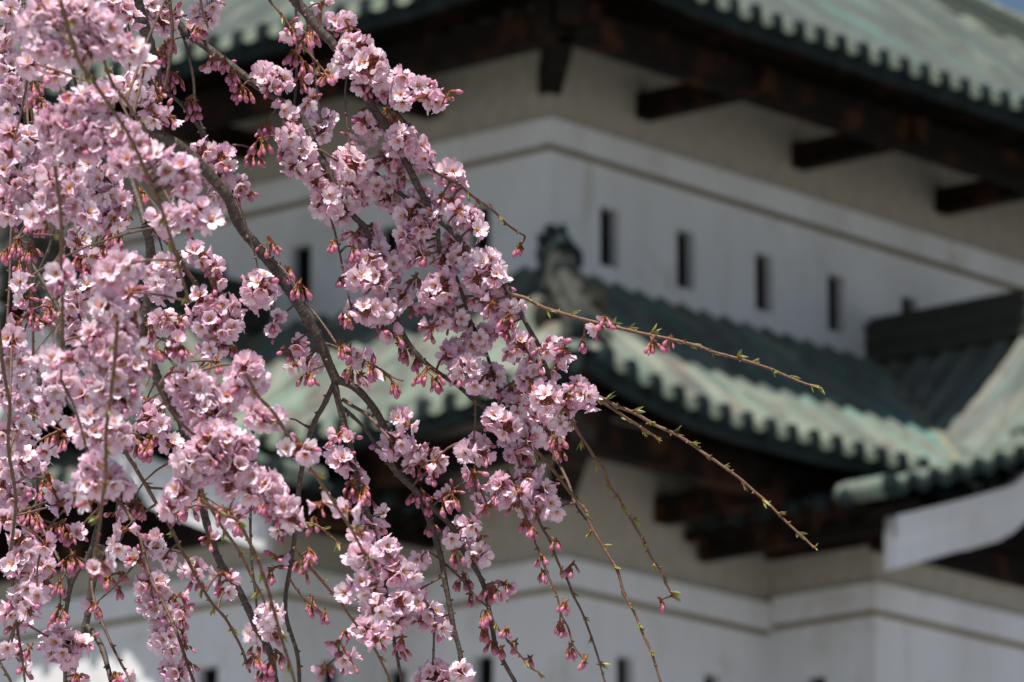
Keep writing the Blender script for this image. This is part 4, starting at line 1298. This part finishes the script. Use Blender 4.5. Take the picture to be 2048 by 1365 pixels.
# ---- young leaf shoots at the nodes of the bare twigs
def leaf_shoot(p, axis, rs, size):
    mb = MB()
    side = np.cross(axis, unit(rs)); side /= np.linalg.norm(side)
    base_dir = axis * rs.uniform(.6, 1.0) + side * rs.uniform(.5, .9); base_dir /= np.linalg.norm(base_dir)
    mb.tube([p - base_dir * .001, p + base_dir * .002, p + base_dir * .0042], [.0012, .0015, .0008], 6, m=1)
    for q in range(rs.integers(3, 6)):
        d = base_dir + rs.normal(0, .28, 3); d /= np.linalg.norm(d)
        L = size * rs.uniform(.55, 1.1); W = L * rs.uniform(.11, .17)
        s = np.cross(d, unit(rs)); s /= np.linalg.norm(s); u = np.cross(s, d)
        t = np.linspace(0, 1, 5)
        wd = W * np.array([.3, .9, 1.0, .6, .02])
        mid = p + base_dir * .002 + d[None] * (t * L)[:, None] + u[None] * (.12 * L * t ** 2)[:, None]
        P = np.stack([mid - s * wd[:, None] + u * wd[:, None] * .6, mid, mid + s * wd[:, None] + u * wd[:, None] * .6], 1)
        C = np.zeros((5, 3, 4)); C[..., 0] = np.array([.2, .6, .9, 1, .7])[:, None]; C[..., 3] = 1
        mb.grid(P, 0, C.reshape(-1, 4))
    return mb

nshoot = 0
lrest = MB()
for nm, sp in (('r1', 42), ('r2', 44), ('r3', 40), ('r4', 40), ('r5', 40), ('b2g', 46), ('g1', 44), ('m3', 48), ('m2', 40), ('m1', 60), ('r7', 50), ('r8', 50), ('l2', 60), ('l3', 60), ('m9', 60), ('m10', 50), ('l10', 60), ('l15', 80), ('l5', 80), ('b2', 70), ('t2', 60), ('l4b', 60)):
    SPp, P3, rad = BSAMP[nm]
    rs = np.random.default_rng(len(nm) * 77 + ord(nm[0]) * 5 + ord(nm[-1]))
    Lp = np.concatenate([[0], np.cumsum(np.linalg.norm(np.diff(SPp[:, :2], axis=0), axis=1))])
    pos = sp * .6 if nm != 'b2' else 700
    while pos < Lp[-1]:
        i = min(int(np.searchsorted(Lp, pos)), len(P3) - 2)
        ax = P3[i + 1] - P3[i]; ax /= np.linalg.norm(ax)
        mb = leaf_shoot(P3[i], ax, rs, .0120 if nm in ('r1', 'r2', 'r3', 'r4') else .0100)
        if nshoot < 100:
            mb.build('leaf_shoot', [M_LEAF, M_CAL], BOBJ[nm], smooth=True)
        else:
            lrest.merge(mb)
        nshoot += 1
        pos += sp * rs.uniform(.7, 1.3)
    if nm in ('r1', 'r2', 'r3', 'r4'):
        mb = leaf_shoot(P3[-1], ax, rs, .010)
        lrest.merge(mb)
if lrest.n:
    o = lrest.build('leaves', [M_LEAF, M_CAL], TREE, smooth=True, loc=LOC0)
    o['kind'] = 'stuff'
